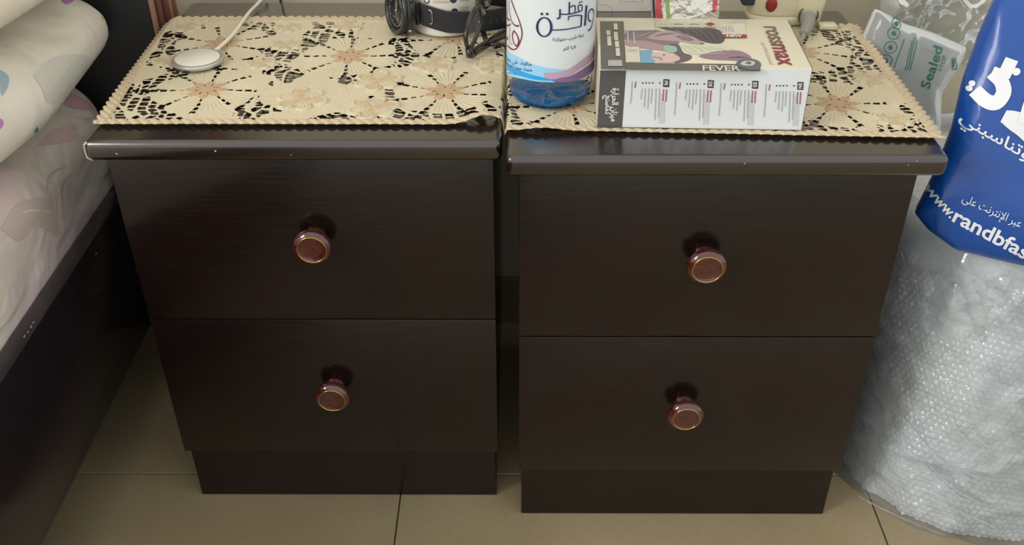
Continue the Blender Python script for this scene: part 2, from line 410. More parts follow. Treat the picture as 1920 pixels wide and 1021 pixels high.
def sheetmat(name, base, petals, seed, sc=7., dist=2.2):
    """pale cotton printed with large soft petals"""
    m = pmat(name, base, .85, Sheen_Weight=.15); co = texco(m)
    warp = N(m, 'ShaderNodeTexNoise', Scale=sc*.7, Detail=1); L(m, co, warp.inputs['Vector'])
    add = N(m, 'ShaderNodeVectorMath', operation='MULTIPLY_ADD'); add.inputs[1].default_value = (.22, .22, .22); L(m, warp.outputs[1], add.inputs[0]); L(m, co, add.inputs[2])
    cur = rgb(*base)
    for i, (c, thr, s2) in enumerate(petals):
        mp = N(m, 'ShaderNodeMapping'); mp.inputs['Location'].default_value = (seed+i*3.1, i*1.7, i*.9); mp.inputs['Scale'].default_value = (1, .55, .8); mp.inputs['Rotation'].default_value = (0, 0, .5+i*.9); L(m, add.outputs[0], mp.inputs[0])
        v = N(m, 'ShaderNodeTexVoronoi', Scale=s2, feature='SMOOTH_F1'); v.inputs['Smoothness'].default_value = .25; L(m, mp.outputs[0], v.inputs['Vector'])
        f = ramp(m, v.outputs['Distance'], [(thr-.06, (1, 1, 1, 1)), (thr, (.75,)*3+(1,)), (thr+.015, (0, 0, 0, 1))])
        cur = mixc(m, f, cur, rgb(*c))
    L(m, cur, bsdf(m).inputs['Base Color'])
    bump(m, noise(m, co, 12, 2, .6), .6, .02); return m
MSHEET = sheetmat('pink_floral_sheet', (230, 221, 210), [((226, 208, 206), .34, 7), ((232, 224, 212), .24, 9)], 2.)
MPIL = sheetmat('pale_floral_pillowcase', (224, 219, 207), [((216, 214, 204), .20, 6)], 5.)
MPIL2 = sheetmat('cream_floral_pillowcase', (216, 210, 194), [((170, 188, 188), .14, 9), ((200, 190, 80), .11, 7), ((150, 110, 150), .06, 8)], 11.)
# mattress with its fitted sheet
ny = 150; ys = np.concatenate([np.linspace(-1.5, -.25, 30, endpoint=False), np.linspace(-.25, .293, ny)])
prof = [(-1.45, .462)] + [(x, .462) for x in np.linspace(-1.2, -.60, 40)] + [(-.570+.055*math.sin(a), .407+.055*math.cos(a)) for a in np.linspace(0, math.pi/2, 14)] + [(-.515-.010*t, .405-.10*t) for t in np.linspace(.1, 1, 16)] + [(-.530, .26), (-1.45, .26)]
P = np.zeros((len(ys), len(prof), 3))
for j, (px_, pz) in enumerate(prof):
    X = np.full(len(ys), px_); Z = np.full(len(ys), pz)
    sag = np.clip((.05-ys)/.22, 0, 1); sag = sag*sag*(3-2*sag)
    if .35 < pz < .462 and px_ > -.6:                               # sheet bulges over the rail nearer the foot
        X = X + .006*sag*np.sin(np.clip((.462-pz)/.13, 0, 1)*math.pi*.6) + .006*np.sin(ys*42+pz*30)*(.4+sag)*min(1, (.462-pz)/.04)
    end = np.clip((ys-.223)/.07, 0, 1); rr = 1-np.sqrt(np.maximum(0, 1-end**2)); X = X - .05*rr*(px_ > -.62); Z = Z - .03*rr*(pz > .4)
    if pz > .4 and px_ > -1.2: Z = Z + .004*vnoise(ys+5, np.full(len(ys), px_+5), 9, 3)
    P[:, j] = np.stack([X, ys, Z], 1)
mt = gridmesh('mattress', P, MSHEET); caps = bmesh.new(); caps.from_mesh(mt.data)
bmesh.ops.holes_fill(caps, edges=[e for e in caps.edges if e.is_boundary], sides=0); caps.to_mesh(mt.data); caps.free(); mt.data.update()
tag(mt, 'mattress in a pink and grey floral sheet on the dark bed', 'mattress')
p1 = tag(empty('pillow', (-.75, .1, .465)), 'pale pillow with grey leaf print lying flat on the mattress', 'pillow')
c1 = Cushion((-.76, .098, .528), (1, 0, 0), (0, 1, 0), [(-.36, -.19), (-.1, -.19), (.258, -.215), (.285, -.05), (.272, .18), (.0, .17), (-.36, .18)], .070, .06, .42, .010, 3, 9)
c1.build('pillowcase', MPIL, p1, 40)
p2 = tag(empty('pillow', (-.82, .18, .610)), 'cream pillow with yellow and blue print lying on top of another pillow', 'pillow')
c2 = Cushion((-.80, .155, .662), (1, 0, -.09), (0, 1, .0), [(-.30, -.17), (.0, -.18), (.315, -.205), (.335, -.05), (.335, .08), (.31, .13), (-.30, .12)], .05, .042, .45, .009, 8, 9)
c2.build('pillowcase', MPIL2, p2, 30)
MPY = pmat('print_yellow', (204, 192, 96), .9); MPB = pmat('print_blue', (150, 178, 190), .9); MPV = pmat('print_violet', (182, 132, 186), .9); MPT = pmat('print_teal', (96, 132, 140), .9); MPGL = pmat('print_grey_leaf', (206, 206, 197), .9); MSP = pmat('print_pink', (222, 178, 190), .9); MSP2 = pmat('print_pale_pink', (228, 198, 200), .9); MSC = pmat('print_cream', (236, 228, 214), .9); MSM = pmat('print_mauve', (214, 197, 190), .9)
# printed motifs lying on the cloth: pixel outlines dropped onto the real surfaces
from mathutils.bvhtree import BVHTree
def cloth_print(name, ob, parent, items, off=.0007):
    mw = parent_inv(parent).inverted() if ob is not parent else Matrix.Identity(4)
    me = ob.data; bvh = BVHTree.FromPolygons([mw @ v.co for v in me.vertices], [tuple(p.vertices) for p in me.polygons])
    inv = parent_inv(parent)
    def drop(u, v):
        d = Vector(ray(u, v)).normalized(); h_ = bvh.ray_cast(Vector(CAM), d)
        return None if h_[0] is None else h_[0] - d*off*1.5
    for mat, pts, wd in items:
        vs, fs = [], []
        if wd:                                                     # tapering stroke
            q = catmull(pts, 8); m_ = len(q)
            for i in range(m_):
                t = q[min(i+1, m_-1)]-q[max(i-1, 0)]; t = t/np.linalg.norm(t); nn = np.array([-t[1], t[0]]); w2 = wd*(.15+.85*math.sin(math.pi*(i+.3)/(m_-.4)))/2
                for k in (-1, -.33, .33, 1): vs.append(drop(*(q[i]+nn*w2*k)))
            fs = [(i*4+k, i*4+k+1, i*4+k+5, i*4+k+4) for i in range(m_-1) for k in range(3)]
        else:                                                      # filled petal: rings round its centre
            q = catmull(list(pts)+[pts[0]], 6)[:-1]; c_ = sum(q)/len(q); m_ = len(q); R_ = 6
            for j in range(R_+1):
                for p in q: vs.append(drop(*(c_+(p-c_)*(j/R_+.001))))
            fs = [(j*m_+i, j*m_+(i+1) % m_, (j+1)*m_+(i+1) % m_, (j+1)*m_+i) for j in range(R_) for i in range(m_)]
        fs = [f for f in fs if all(vs[i] is not None for i in f) and max((vs[f[0]]-vs[i]).length for i in f) < .02]
        if not fs: continue
        vs = [inv @ v if v is not None else Vector((0, 0, 0)) for v in vs]; us = sorted({i for f in fs for i in f}); rm = {o_: n_ for n_, o_ in enumerate(us)}
        mesh(name, [vs[i] for i in us], [tuple(rm[i] for i in f) for f in fs], mat, parent, True)
cloth_print('pillow_print', p2.children[0], p2, [(MPY, [(2, 100), (16, 92), (32, 82), (43, 74)], 9), (MPB, [(28, 42), (45, 34), (60, 31), (78, 34)], 6), (MPB, [(40, 22), (50, 30), (58, 34)], 3)])
cloth_print('pillow_print', p1.children[0], p1, [(MPY, [(188, 20), (193, 28), (194, 38)], 7), (MPT, [(70, 238), (66, 258), (50, 282)], 10), (MPB, [(0, 132), (9, 150), (4, 178)], 16), (MPV, [(0, 222), (3, 230), (0, 242)], 8), (MPV, [(116, -2), (126, 3), (142, -2)], 8), (MPGL, [(62, 140), (100, 108), (150, 102), (170, 112), (150, 150), (120, 185), (90, 192), (78, 165)], 0)])
cloth_print('sheet_print', mt, mt, [(MSP, [(130, 172), (152, 182), (180, 204), (152, 204), (122, 196)], 0), (MSP2, [(70, 272), (100, 244), (142, 234), (142, 258), (110, 268)], 0), (MSC, [(140, 247), (158, 234), (182, 230), (180, 248), (160, 257)], 0), (MSM, [(2, 428), (30, 384), (70, 372), (98, 376), (100, 398), (112, 442), (70, 424), (36, 452)], 0), (MSC, [(34, 402), (60, 394), (100, 397)], 4), (MSM, [(88, 362), (90, 336), (104, 320), (124, 312)], 6), (MSM, [(116, 372), (118, 346), (134, 324)], 4), (MSC, [(176, 178), (186, 192), (198, 204)], 5), (MSC, [(132, 215), (158, 210), (190, 214), (160, 222)], 0)])

# ------------------------------------------------------------------ lace runner over both nightstands
BIG = np.array([(-.328, .091), (-.343, .220), (-.191, .182), (-.078, .087), (.323, .057), (.318, .1935), (.050, .055), (.035, .200), (.180, .060), (.185, .205), (-.075, .235)])
SML = np.array([(-.224, .068), (-.148, .046), (-.151, .112), (-.095, .158), (-.028, .152), (.368, .020), (.378, .118), (-.285, .160), (-.392, .168), (-.398, .268), (-.268, .214), (-.277, .268), (-.205, .272), (.250, .130), (.255, .04), (.11, .13), (-.13, .25)])
SMR = np.array([.031, .031, .030, .029, .026, .021, .026, .019, .019, .019, .02, .018, .022, .026, .024, .026, .02])
def fx(x):  return np.interp(x, [-.44, -.416, -.07, -.019, -.0155, -.0125, .07, .41], [.0094, .0094, .0085, .0150, .012, -.0062, -.0062, -.0214])
def bx_(x): return np.interp(x, [-.44, -.24, -.019, -.0125, .41], [.2990, .2985, .295, .279, .2717])
NX, NT = 960, 330
s_, t_ = np.meshgrid(np.linspace(0, 1, NX), np.linspace(0, 1, NT), indexing='ij')
xl = -.4165-.0155*t_; xr = .4045-.003*t_
X = xl + (xr-xl)*s_; y0 = fx(X); y1 = bx_(X)
brd = np.abs(np.sin(X/.0085*math.pi)); brdY = np.abs(np.sin((t_*.285)/.0085*math.pi))
Y = y0 + (y1-y0)*t_
yr = t_*.287
edge = np.minimum(np.minimum(yr, .287-yr), np.minimum(X-xl, xr-X))
pd = (X[..., None]-BIG[:, 0]); qd = (Y[..., None]-BIG[:, 1]); rad = np.hypot(pd, qd); kk = rad.argmin(-1)
r = np.take_along_axis(rad, kk[..., None], -1)[..., 0]; ang = np.arctan2(np.take_along_axis(qd, kk[..., None], -1)[..., 0], np.take_along_axis(pd, kk[..., None], -1)[..., 0])
ang = ang + kk*.37 + .09*vnoise(X+2, Y+2, 18, 1, 2)
sec = (ang/(math.pi/4)) % 1; da = np.minimum(sec, 1-sec)*(math.pi/4); dist = r*np.sin(da)
wb_ = .0006+.0028*np.clip((r-.018)/.042, 0, 1)
ph = (r/.0098 + .35*kk) % 1; dash = (np.abs(ph-.5)-.35)*.0098
h = np.maximum(dist-wb_, dash); h = np.where(r < .017, .002, h)
# ladder net beyond the petals
pet = .056*(1-.16*(1-np.sin(np.clip(sec, 0, 1)*math.pi))**1.5)+.004*vnoise(X, Y, 30, 4)
gu = X/.0130+.6*vnoise(X+1, Y+1, 60, 6, 1); gv = Y/.0085+.6*vnoise(X+4, Y+2, 60, 7, 1)+.5*(np.floor(gu) % 2)
fu = np.abs(gu % 1-.5); fv = np.abs(gv % 1-.5); net = (np.maximum(fu, fv)-.37)*.0100
tape = np.abs(np.sin((X*1.0+Y*.7)*95+3*vnoise(X, Y, 25, 9, 1)))-.22
net = np.maximum(net, -tape*.006)
# cream fields outside the petals stay closed in places
closed = vnoise(X+8, Y+8, 22, 12, 2) > .06
h = np.where((r > pet) & ~closed, np.minimum(h, net), np.where(r > pet+.004, np.maximum(h, np.where(closed, .0015, h)), h))
tan = np.zeros_like(X); relief = np.zeros_like(X)
# raised little flowers
for (cx, cy), R in zip(SML, SMR):
    dx, dy = X-cx, Y-cy; rr = np.hypot(dx, dy); aa = np.arctan2(dy, dx)+cx*20
    near = rr < R*1.25
    p6 = (aa/(math.pi/3)) % 1; lobe = np.abs(np.sin(p6*math.pi)); big = (np.floor(aa/(math.pi/3)) % 2)
    Rl = R*(.40+.6*lobe**(.45))*np.where(big > 0, .92, .86)
    ins = rr < Rl
    f = np.clip((Rl-rr)/(R*.35), 0, 1)
    rib = .5+.5*np.sin(p6*math.pi*9)
    relief = np.where(ins, np.maximum(relief, .0006+.0014*np.sqrt(f)*(.6+.4*lobe)*(.7+.3*rib)+.0011*(rr > .86*Rl)), relief)
    tan = np.where(ins, np.where(rr > .86*Rl, 0., .35+.35*(big > 0)-.35*rib*(rr > .3*R)), tan)
    halo = near & (rr < Rl+.0022); h = np.where(halo, np.maximum(h, np.minimum(.0015, .0022-(rr-Rl))), h)
# tan hearts of the big flowers, with slits between their petals
hs = (ang/(math.pi/4)+.5) % 1; hl = np.sin(hs*math.pi); rh = .0215*(.45+.55*np.sqrt(np.abs(hl)))
core = r < rh
tan = np.where(core, np.maximum(tan, .95), tan); relief = np.where(core, np.maximum(relief, .0006+.0006*np.clip((rh-r)/.006, 0, 1)), relief)
slit = np.maximum(r*np.abs(np.sin((np.minimum(hs, 1-hs))*math.pi/4))-.0006, np.abs(r-.012)-.0042); h = np.where(core, np.maximum(slit, -.002), h)
# veins fanned over the petals
vein = np.sin(sec*math.pi*14)*np.clip((r-.015)/.02, 0, 1)*np.clip((pet-r)/.012, 0, 1)
relief = relief + .00045*vein*(tan < .1)
# braided border with scalloped hem
BW = .0100; hem = edge < BW
h = np.where(edge < BW+.0008, .002, h)
along = np.where(np.minimum(yr, .287-yr) <= np.minimum(X-xl, xr-X), X, yr)
tw = (along/.0105 + edge/.010) % 1
relief = np.where(hem, .0007+.0022*np.sqrt(np.abs(np.sin(tw*math.pi))), relief)
tan = np.where(hem, .40, tan)
relief = np.where(~hem & (h < .0016) & (h > 0) & (tan < .1), relief+.0004, relief)
scal = .0022*np.abs(np.sin(along/.0105*math.pi))
Yo = Y - scal*np.clip(1-yr/BW, 0, 1) + scal*np.clip(1-(.287-yr)/BW, 0, 1)
Xo = X - scal*np.clip(1-(X-xl)/BW, 0, 1) + scal*np.clip(1-(xr-X)/BW, 0, 1)
# snap vertices to the rims of the holes
cellx = (xr-xl)/(NX-1); celly = (y1-y0)/(NT-1)
gx_ = np.gradient(h, axis=0)/cellx; gy_ = np.gradient(h, axis=1)/celly; g2 = gx_**2+gy_**2+1e-6
mv = (np.abs(h) < .0006) & (g2 > .05)
Xo = np.where(mv, Xo-np.clip(h*gx_/g2, -.00045, .00045), Xo); Yo = np.where(mv, Yo-np.clip(h*gy_/g2, -.00045, .00045), Yo)
# drape: flat on the tops, tucked into the slit between them, hanging at both ends
z = np.full_like(X, H+.0012)
z += .0075*np.exp(-((X+.034)/.017)**2)*np.clip(1-yr/.11, .15, 1) + .0035*np.exp(-((X-.022)/.022)**2)*np.clip(1-yr/.05, 0, 1)
z -= .013*np.exp(-((X+.0146)/.0017)**2) + .0075*np.exp(-((X+.0146)/.0045)**2)*0
z -= .7*np.maximum(0, -.4195-X)+.6*np.maximum(0, X-.4005)
z += .0007*vnoise(X+3, Y+3, 22, 15)*np.clip(edge/.02, .3, 1) + .0006 + relief
# the cloth lies pressed flat under whatever stands on it
bx_u = (Xo-.0757)*math.cos(-.036)+(Yo-.0022)*math.sin(-.036); bx_v = -(Xo-.0757)*math.sin(-.036)+(Yo-.0022)*math.cos(-.036)
press = (bx_u > -.003) & (bx_u < .200) & (bx_v > -.003) & (bx_v < .129)
for cx_, cy_, r_ in ((-.3546, .1605, .031), (-.087, .2710, .043), (.0312, .0755, .041), (.180, .160, .045)): press |= np.hypot(Xo-cx_, Yo-cy_) < r_
press |= (Xo > .262) & (Xo < .380) & (Yo > .215) & (Yo < .325)
z = np.where(press, np.minimum(z, H+.0024), z)
solid = h >= -.00025
Q = np.arange(NX*NT).reshape(NX, NT)
a, b, c, d = Q[:-1, :-1], Q[1:, :-1], Q[1:, 1:], Q[:-1, 1:]
ok = (solid[:-1, :-1].astype(int)+solid[1:, :-1]+solid[1:, 1:]+solid[:-1, 1:]) >= 3
quads = np.stack([a[ok], b[ok], c[ok], d[ok]], -1)
V = np.stack([Xo, Yo, z], -1).reshape(-1, 3)
used = np.zeros(len(V), bool); used[quads.ravel()] = True; remap = np.cumsum(used)-1
MLACE = pmat('cream_lace', (225, 212, 178), .9, Sheen_Weight=.1)
lace = npmesh('lace_runner', V[used], remap[quads], MLACE)
ca = lace.data.color_attributes.new('lace_tint', 'FLOAT_COLOR', 'POINT')
tn = tan.reshape(-1)[used][:, None]; cr = np.array(rgb(210, 199, 168)); tc_ = np.array(rgb(190, 160, 124)); pk = np.array(rgb(214, 186, 152))
cc = cr*(1-tn)+tc_*tn
ca.data.foreach_set('color', cc.astype(np.float32).ravel())
at = N(MLACE, 'ShaderNodeAttribute', attribute_name='lace_tint'); co = texco(MLACE)
nz = ramp(MLACE, noise(MLACE, co, 500, 3), [(.35, (.86, .86, .86, 1)), (.6, (1, 1, 1, 1))]); mx = N(MLACE, 'ShaderNodeMix', data_type='RGBA', blend_type='MULTIPLY'); mx.inputs[0].default_value = 1
L(MLACE, at.outputs['Color'], mx.inputs[6]); L(MLACE, nz, mx.inputs[7]); L(MLACE, mx.outputs[2], bsdf(MLACE).inputs['Base Color']); bump(MLACE, noise(MLACE, co, 700, 2), .5, .0006)
tag(lace, 'cream cutwork lace runner with tan flowers over both nightstands', 'lace runner')
ZL = H+.0028                                                        # top of the cloth

# ------------------------------------------------------------------ wireless charging puck
MWHITE = pmat('white_plastic', (232, 228, 214), .35)
MALU = pmat('satin_aluminium', (196, 194, 188), .38, Metallic=.7)
ch = tag(empty('charging_puck', (-.3546, .1605, ZL+.0012)), 'round white charging puck with a thin white cable on lace', 'charger')
mesh('base', *lathe([(0, 0), (.026, 0), (.0278, .0006), (.0282, .002), (.0282, .0042), (.0272, .0052), (.0246, .0054), (.0244, .0048), (0, .0048)], 56), MALU, ch, True)['label'] = 'satin grey metal rim'
mesh('pad', *lathe([(0, .0048), (.0242, .0048), (.0242, .0054), (.0238, .0057), (0, .0057)], 56), MWHITE, ch, True)['label'] = 'matt white pad'
pts = catmull([(-.343, .186, ZL+.0035), (-.3385, .200, ZL+.0042), (-.3325, .2348, ZL+.0050), (-.3304, .2948, ZL+.0050), (-.3300, .335, H+.004), (-.3245, .362, H+.005), (-.3235, .3735, H-.006), (-.3235, .3740, H-.08), (-.3235, .3740, H-.25)], 8)
wmesh('cable', *tube(pts, .0021, 8), MWHITE, ch, True)
MBLACK = pmat('black_plastic', (22, 24, 26), .38)
cb = mesh('black_cord', *tube(catmull([(-.287, .303, H+.0016), (-.291, .320, H+.0016), (-.2985, .345, H+.0016), (-.3035, .3655, H+.0018), (-.306, .3715, H-.003), (-.307, .3735, H-.03), (-.306, .3735, H-.3)], 6), .0013, 6), MBLACK, None, True)
tag(cb, 'thin black cord crossing the bare back edge of the nightstand', 'cord')

# ------------------------------------------------------------------ white tub with the watch looped round it
MTUB = pmat('white_tub', (226, 224, 214), .4); MTL = pmat('tub_label', (214, 210, 196), .5); MNAVY = pmat('navy_ink', (40, 48, 92), .5); MGREY = pmat('grey_ink', (150, 148, 142), .6); MINK = pmat('dark_ink', (52, 54, 58), .6)
TC = (-.087, .2710); TR = .0395
tb = tag(empty('tub', (TC[0], TC[1], ZL+.0006)), 'white round tub with printed label standing inside the watch loop', 'tub')
mesh('body', *lathe([(0, 0), (TR-.004, 0), (TR-.001, .0012), (TR, .004), (TR, .062), (TR-.001, .064), (0, .064)], 64), MTUB, tb, True)
mesh('lid', *lathe([(0, .0642), (TR+.0015, .0642), (TR+.002, .066), (TR+.002, .082), (TR, .0845), (0, .0845)], 64), MTUB, tb, True)
cy = Cyl(TC, TR+.0003, ZL); pr = Print(cy)
pr.band(MTL, [(-.028, .010), (0, .010), (.030, .010)], [(-.028, .058), (0, .058), (.030, .058)], 10, px=False)
for p, m_ in (((800, 0), MNAVY), ((850, -1), MNAVY), ((852, 22), MINK)):
    pr.disc(m_, p, .0042, .0028 if p[0] == 800 else 0, lift=.0002)
for u0, u1, v in ((812, 842, 2), (812, 842, 5), (862, 880, 14), (862, 878, 18), (862, 880, 1)):
    pr.stroke(MGREY, [(u0, v), ((u0+u1)/2, v), (u1, v)], .0008, lift=.0002)
pr.build('label_print', tb)
MRUB = pmat('black_rubber', (28, 31, 36), .55); MCASE = pmat('black_case', (24, 26, 28), .32, Coat_Weight=.4); MDIAL = pmat('dark_dial', (24, 26, 24), .2, Coat_Weight=.8); MSTEEL = pmat('steel', (190, 192, 190), .25, Metallic=1.)
wt = tag(empty('wristwatch', (-.139, .250, ZL)), 'black round wristwatch with rubber strap looped around the white tub', 'watch')
LC = np.array([-.0715, .2735]); LRX, LRY = .0765, .0465; ZC = ZL+.0290; th0 = math.radians(216)
nrm = np.array([math.cos(math.radians(210)), math.sin(math.radians(210)), 0]); nrm[2] = .12; nrm /= np.linalg.norm(nrm)
tng = np.cross([0, 0, 1.], nrm); tng /= np.linalg.norm(tng); vup = np.cross(nrm, tng)
PC = np.array([LC[0]+LRX*math.cos(th0), LC[1]+LRY*math.sin(th0), ZC])
def wl(a, b, c): return PC + tng*a + vup*b + nrm*c
def wlathe(prof, n=56):
    vs, fs = lathe([(r_*1.12, h_*1.1) for r_, h_ in prof], n); return [wl(*v) for v in vs], fs
wmesh('case', *wlathe([(0, -.005), (.020, -.005), (.0232, -.003), (.0245, .001), (.0245, .006), (.0235, .0075), (0, .0075)]), MCASE, wt, True)
wmesh('bezel', *wlathe([(.0195, .0070), (.0240, .0072), (.0252, .0080), (.0252, .0102), (.0240, .0116), (.0212, .0120), (.0195, .0108), (.0195, .0070)]), MCASE, wt, True)['label'] = 'raised black bezel'
dial = wmesh('dial', *wlathe([(0, .0084), (.0195, .0084), (.0195, .0090), (0, .0090)]), MDIAL, wt, True); dial['label'] = 'dark digital dial'
ds = Surf(PC+nrm*.0101, tng, vup); dp = Print(ds)
MHAND = pmat('pale_hand', (222, 222, 205), .4)
dp.stroke(MHAND, [(.001, .001), (.002, .0105)], [.0012, .0006], px=False, smooth=False, n=3); dp.stroke(MHAND, [(.001, .001), (-.0028, -.0008)], [.0014, .001], px=False, smooth=False, n=3)
dp.disc(MGREY, (0, 0), .0182, .0176, 32, px=False)
for k in range(12):
    a = k*math.pi/6; dp.stroke(MGREY, [(.0148*math.cos(a), .0148*math.sin(a)), (.0170*math.cos(a), .0170*math.sin(a))], .0008, px=False, smooth=False, n=2)
dp.poly(MGREY, [(-.008, -.009), (.008, -.009), (.0085, -.0085), (-.0085, -.0085)], px=False)
dp.build('dial_marks', wt)
for a in (math.radians(-38), math.radians(38), math.radians(142), math.radians(218)):
    c0 = (.0280*math.cos(a), .0280*math.sin(a)); wmesh('button', *tube([wl(c0[0]*.96, c0[1]*.96, .002), wl(c0[0]*1.07, c0[1]*1.07, .002)], .0022, 12), MSTEEL if a < 0 else MCASE, wt, True)
# strap: two bands round the loop, with a loop keeper and buckle behind
def sz_(t): return ZC-.0085*min(1, max(0, (abs(t-th0)-.3)/.5))
def strap(t0, t1, wd0, wd1, n=60):
    P = []
    for i in range(n+1):
        k = i/n; t = t0+(t1-t0)*k; wd = (wd0+(wd1-wd0)*k)/2
        c = np.array([LC[0]+LRX*math.cos(t), LC[1]+LRY*math.sin(t), sz_(t)+.001]); nn = np.array([math.cos(t)/LRX, math.sin(t)/LRY, 0]); nn /= np.linalg.norm(nn)
        u = np.array([0, 0, 1.]); th = .0014
        P.append([c+nn*th-u*(wd-.001), c+nn*th+u*(wd-.001), c+nn*th*.3+u*wd, c-nn*th+u*(wd-.001), c-nn*th-u*(wd-.001), c+nn*th*.3-u*wd, c+nn*th-u*(wd-.001)])
    return np.array(P)
def wgrid(name, P, mat, parent):
    o = gridmesh(name, P, mat, parent, True); o.data.transform(parent_inv(parent)); o.data.set_sharp_from_angle(angle=.7); return o
d1 = math.radians(22)
wgrid('strap', strap(th0+d1, th0+math.radians(195), .0265, .0235), MRUB, wt)['label'] = 'matt black rubber strap'
wgrid('strap', strap(th0-d1, th0-math.radians(170), .0265, .0235), MRUB, wt)
for sgn in (1, -1):
    tt = th0+sgn*math.radians(17); c = np.array([LC[0]+LRX*math.cos(tt)*1.02, LC[1]+LRY*math.sin(tt)*1.04, ZC+.001])
    lug = boxm('lug', -.005, .005, -.0035, .0035, -.0135, .0135, MCASE, wt, .0015, 2); T = Matrix.Translation(Vector(c)) @ Matrix.Rotation(math.atan2(tng[1], tng[0])+sgn*.3, 4, 'Z'); lug.data.transform(parent_inv(wt) @ T)
tt = th0+math.radians(36); pth = []
for t_a, zz in ((29, .009), (32, .009), (33, .006), (33, -.004), (32, -.007), (29, -.007)):
    q = th0+math.radians(t_a); pth.append((LC[0]+(LRX+.0022)*math.cos(q), LC[1]+(LRY+.0022)*math.sin(q), sz_(q)+zz+.001))
wmesh('strap_lock', *tube(pth, .0008, 6), MSTEEL, wt, True)['label'] = 'grey metal strap latch'
for k in range(6):
    q = th0+math.radians(64+6.5*k); P0 = np.array([LC[0]+(LRX+.0016)*math.cos(q), LC[1]+(LRY+.0016)*math.sin(q), sz_(q)]); tg = np.array([-LRX*math.sin(q), LRY*math.cos(q), 0]); tg /= np.linalg.norm(tg)
    vs = [P0+tg*sx*.0011+np.array([0, 0, sz*.0032]) for sx, sz in ((-1, -1), (1, -1), (1, 1), (-1, 1))]
    wmesh('strap_hole', vs, [(0, 1, 2, 3)], MINK, wt)

# ------------------------------------------------------------------ eyeglasses leaning on the strap
MFR = pmat('glossy_black_acetate', (20, 20, 22), .15, Coat_Weight=.6)
MLENS = bpy.data.materials.new('clear_lens'); MLENS.use_nodes = True
def filmmat(m, tint, opac, rough, col, edge=.5):
    m.use_nodes = True; nt = m.node_tree; nt.nodes.clear(); out = nt.nodes.new('ShaderNodeOutputMaterial'); tr = nt.nodes.new('ShaderNodeBsdfTransparent'); tr.inputs[0].default_value = tint
    pb = nt.nodes.new('ShaderNodeBsdfPrincipled'); pb.inputs['Base Color'].default_value = col; pb.inputs['Roughness'].default_value = rough; pb.inputs['Coat Weight'].default_value = .5; pb.inputs['Coat Roughness'].default_value = rough*.5
    fr = nt.nodes.new('ShaderNodeFresnel'); fr.inputs[0].default_value = 1.45; mp = nt.nodes.new('ShaderNodeMath'); mp.operation = 'MULTIPLY_ADD'; mp.inputs[1].default_value = edge; mp.inputs[2].default_value = opac; mp.use_clamp = True
    mix = nt.nodes.new('ShaderNodeMixShader'); nt.links.new(fr.outputs[0], mp.inputs[0]); nt.links.new(mp.outputs[0], mix.inputs[0]); nt.links.new(tr.outputs[0], mix.inputs[1]); nt.links.new(pb.outputs[0], mix.inputs[2]); nt.links.new(mix.outputs[0], out.inputs[0]); return m
filmmat(MLENS, (.95, .96, .95, 1), .06, .05, (.6, .6, .6, 1), .6)
gl = tag(empty('eyeglasses', (-.054, .172, ZL)), 'black framed eyeglasses beside the water bottle, one lens leaning on the watch strap', 'glasses')
e1 = np.array([.30, .87, .53]); e1 /= np.linalg.norm(e1); e2 = np.array([-.090, -.340, .83]); e2 -= e1*(e2@e1); e2 /= np.linalg.norm(e2); e3 = np.cross(e1, e2)
G0 = np.array([-.0565, .167, ZL+.0035])
def gp(a, b, c=0): return G0+e1*a+e2*b+e3*c
def rim(cx, w2, h2, n=40): return [gp(cx+math.copysign(abs(math.cos(t))**.72, math.cos(t))*w2, h2+.001+math.copysign(abs(math.sin(t))**.8, math.sin(t))*h2) for t in np.linspace(0, 2*math.pi, n, endpoint=False)]
for cx in (.028, .087):
    rp = rim(cx, .0238, .0160); wmesh('rim', *tube(rp, .0027, 8, True), MFR, gl, True); wmesh('lens', [gp(cx, .0170)]+rp, [(0, i+1, (i+1) % 40+1) for i in range(40)], MLENS, gl, True)
wmesh('bridge', *tube(catmull([gp(.0510, .024), gp(.0540, .028, -.002), gp(.0608, .028, -.002), gp(.0640, .024)], 5), .0019, 8), MFR, gl, True)
for cx in (.051, .064):
    v_, f_ = lathe([(0, -.0032), (.002, -.0026), (.0034, 0), (.002, .0026), (0, .0032)], 14); wmesh('nose_pad', [gp(cx+v[0]*.5, .016+v[1]*1.4, .004+v[2]) for v in v_], f_, MLENS, gl, True)
wmesh('hinge', *tube([gp(.0035, .012, .002), gp(-.001, .006, .003), gp(.002, .002, .004)], .0042, 8), MFR, gl, True)
wmesh('temple', *tube(catmull([(-.0500, .1700, ZL+.0085), (-.041, .186, ZL+.0085), (-.026, .212, ZL+.0085), (-.010, .234, ZL+.009), (.004, .252, ZL+.009)], 6), .0060, 8, False, ((.85, -.5, 0), .34)), MFR, gl, True)['label'] = 'flat black temple arm resting on the lace'
wmesh('temple', *tube(catmull([gp(.112, .018, .004), gp(.110, .014, .012), (-.006, .205, ZL+.010), (-.0245, .1925, ZL+.009), (-.0345, .197, ZL+.0072), (-.0395, .211, ZL+.010), (-.0415, .221, ZL+.012)], 6), .0038, 8, False, ((.3, .3, .9), .6)), MFR, gl, True)['label'] = 'curved black temple tip'

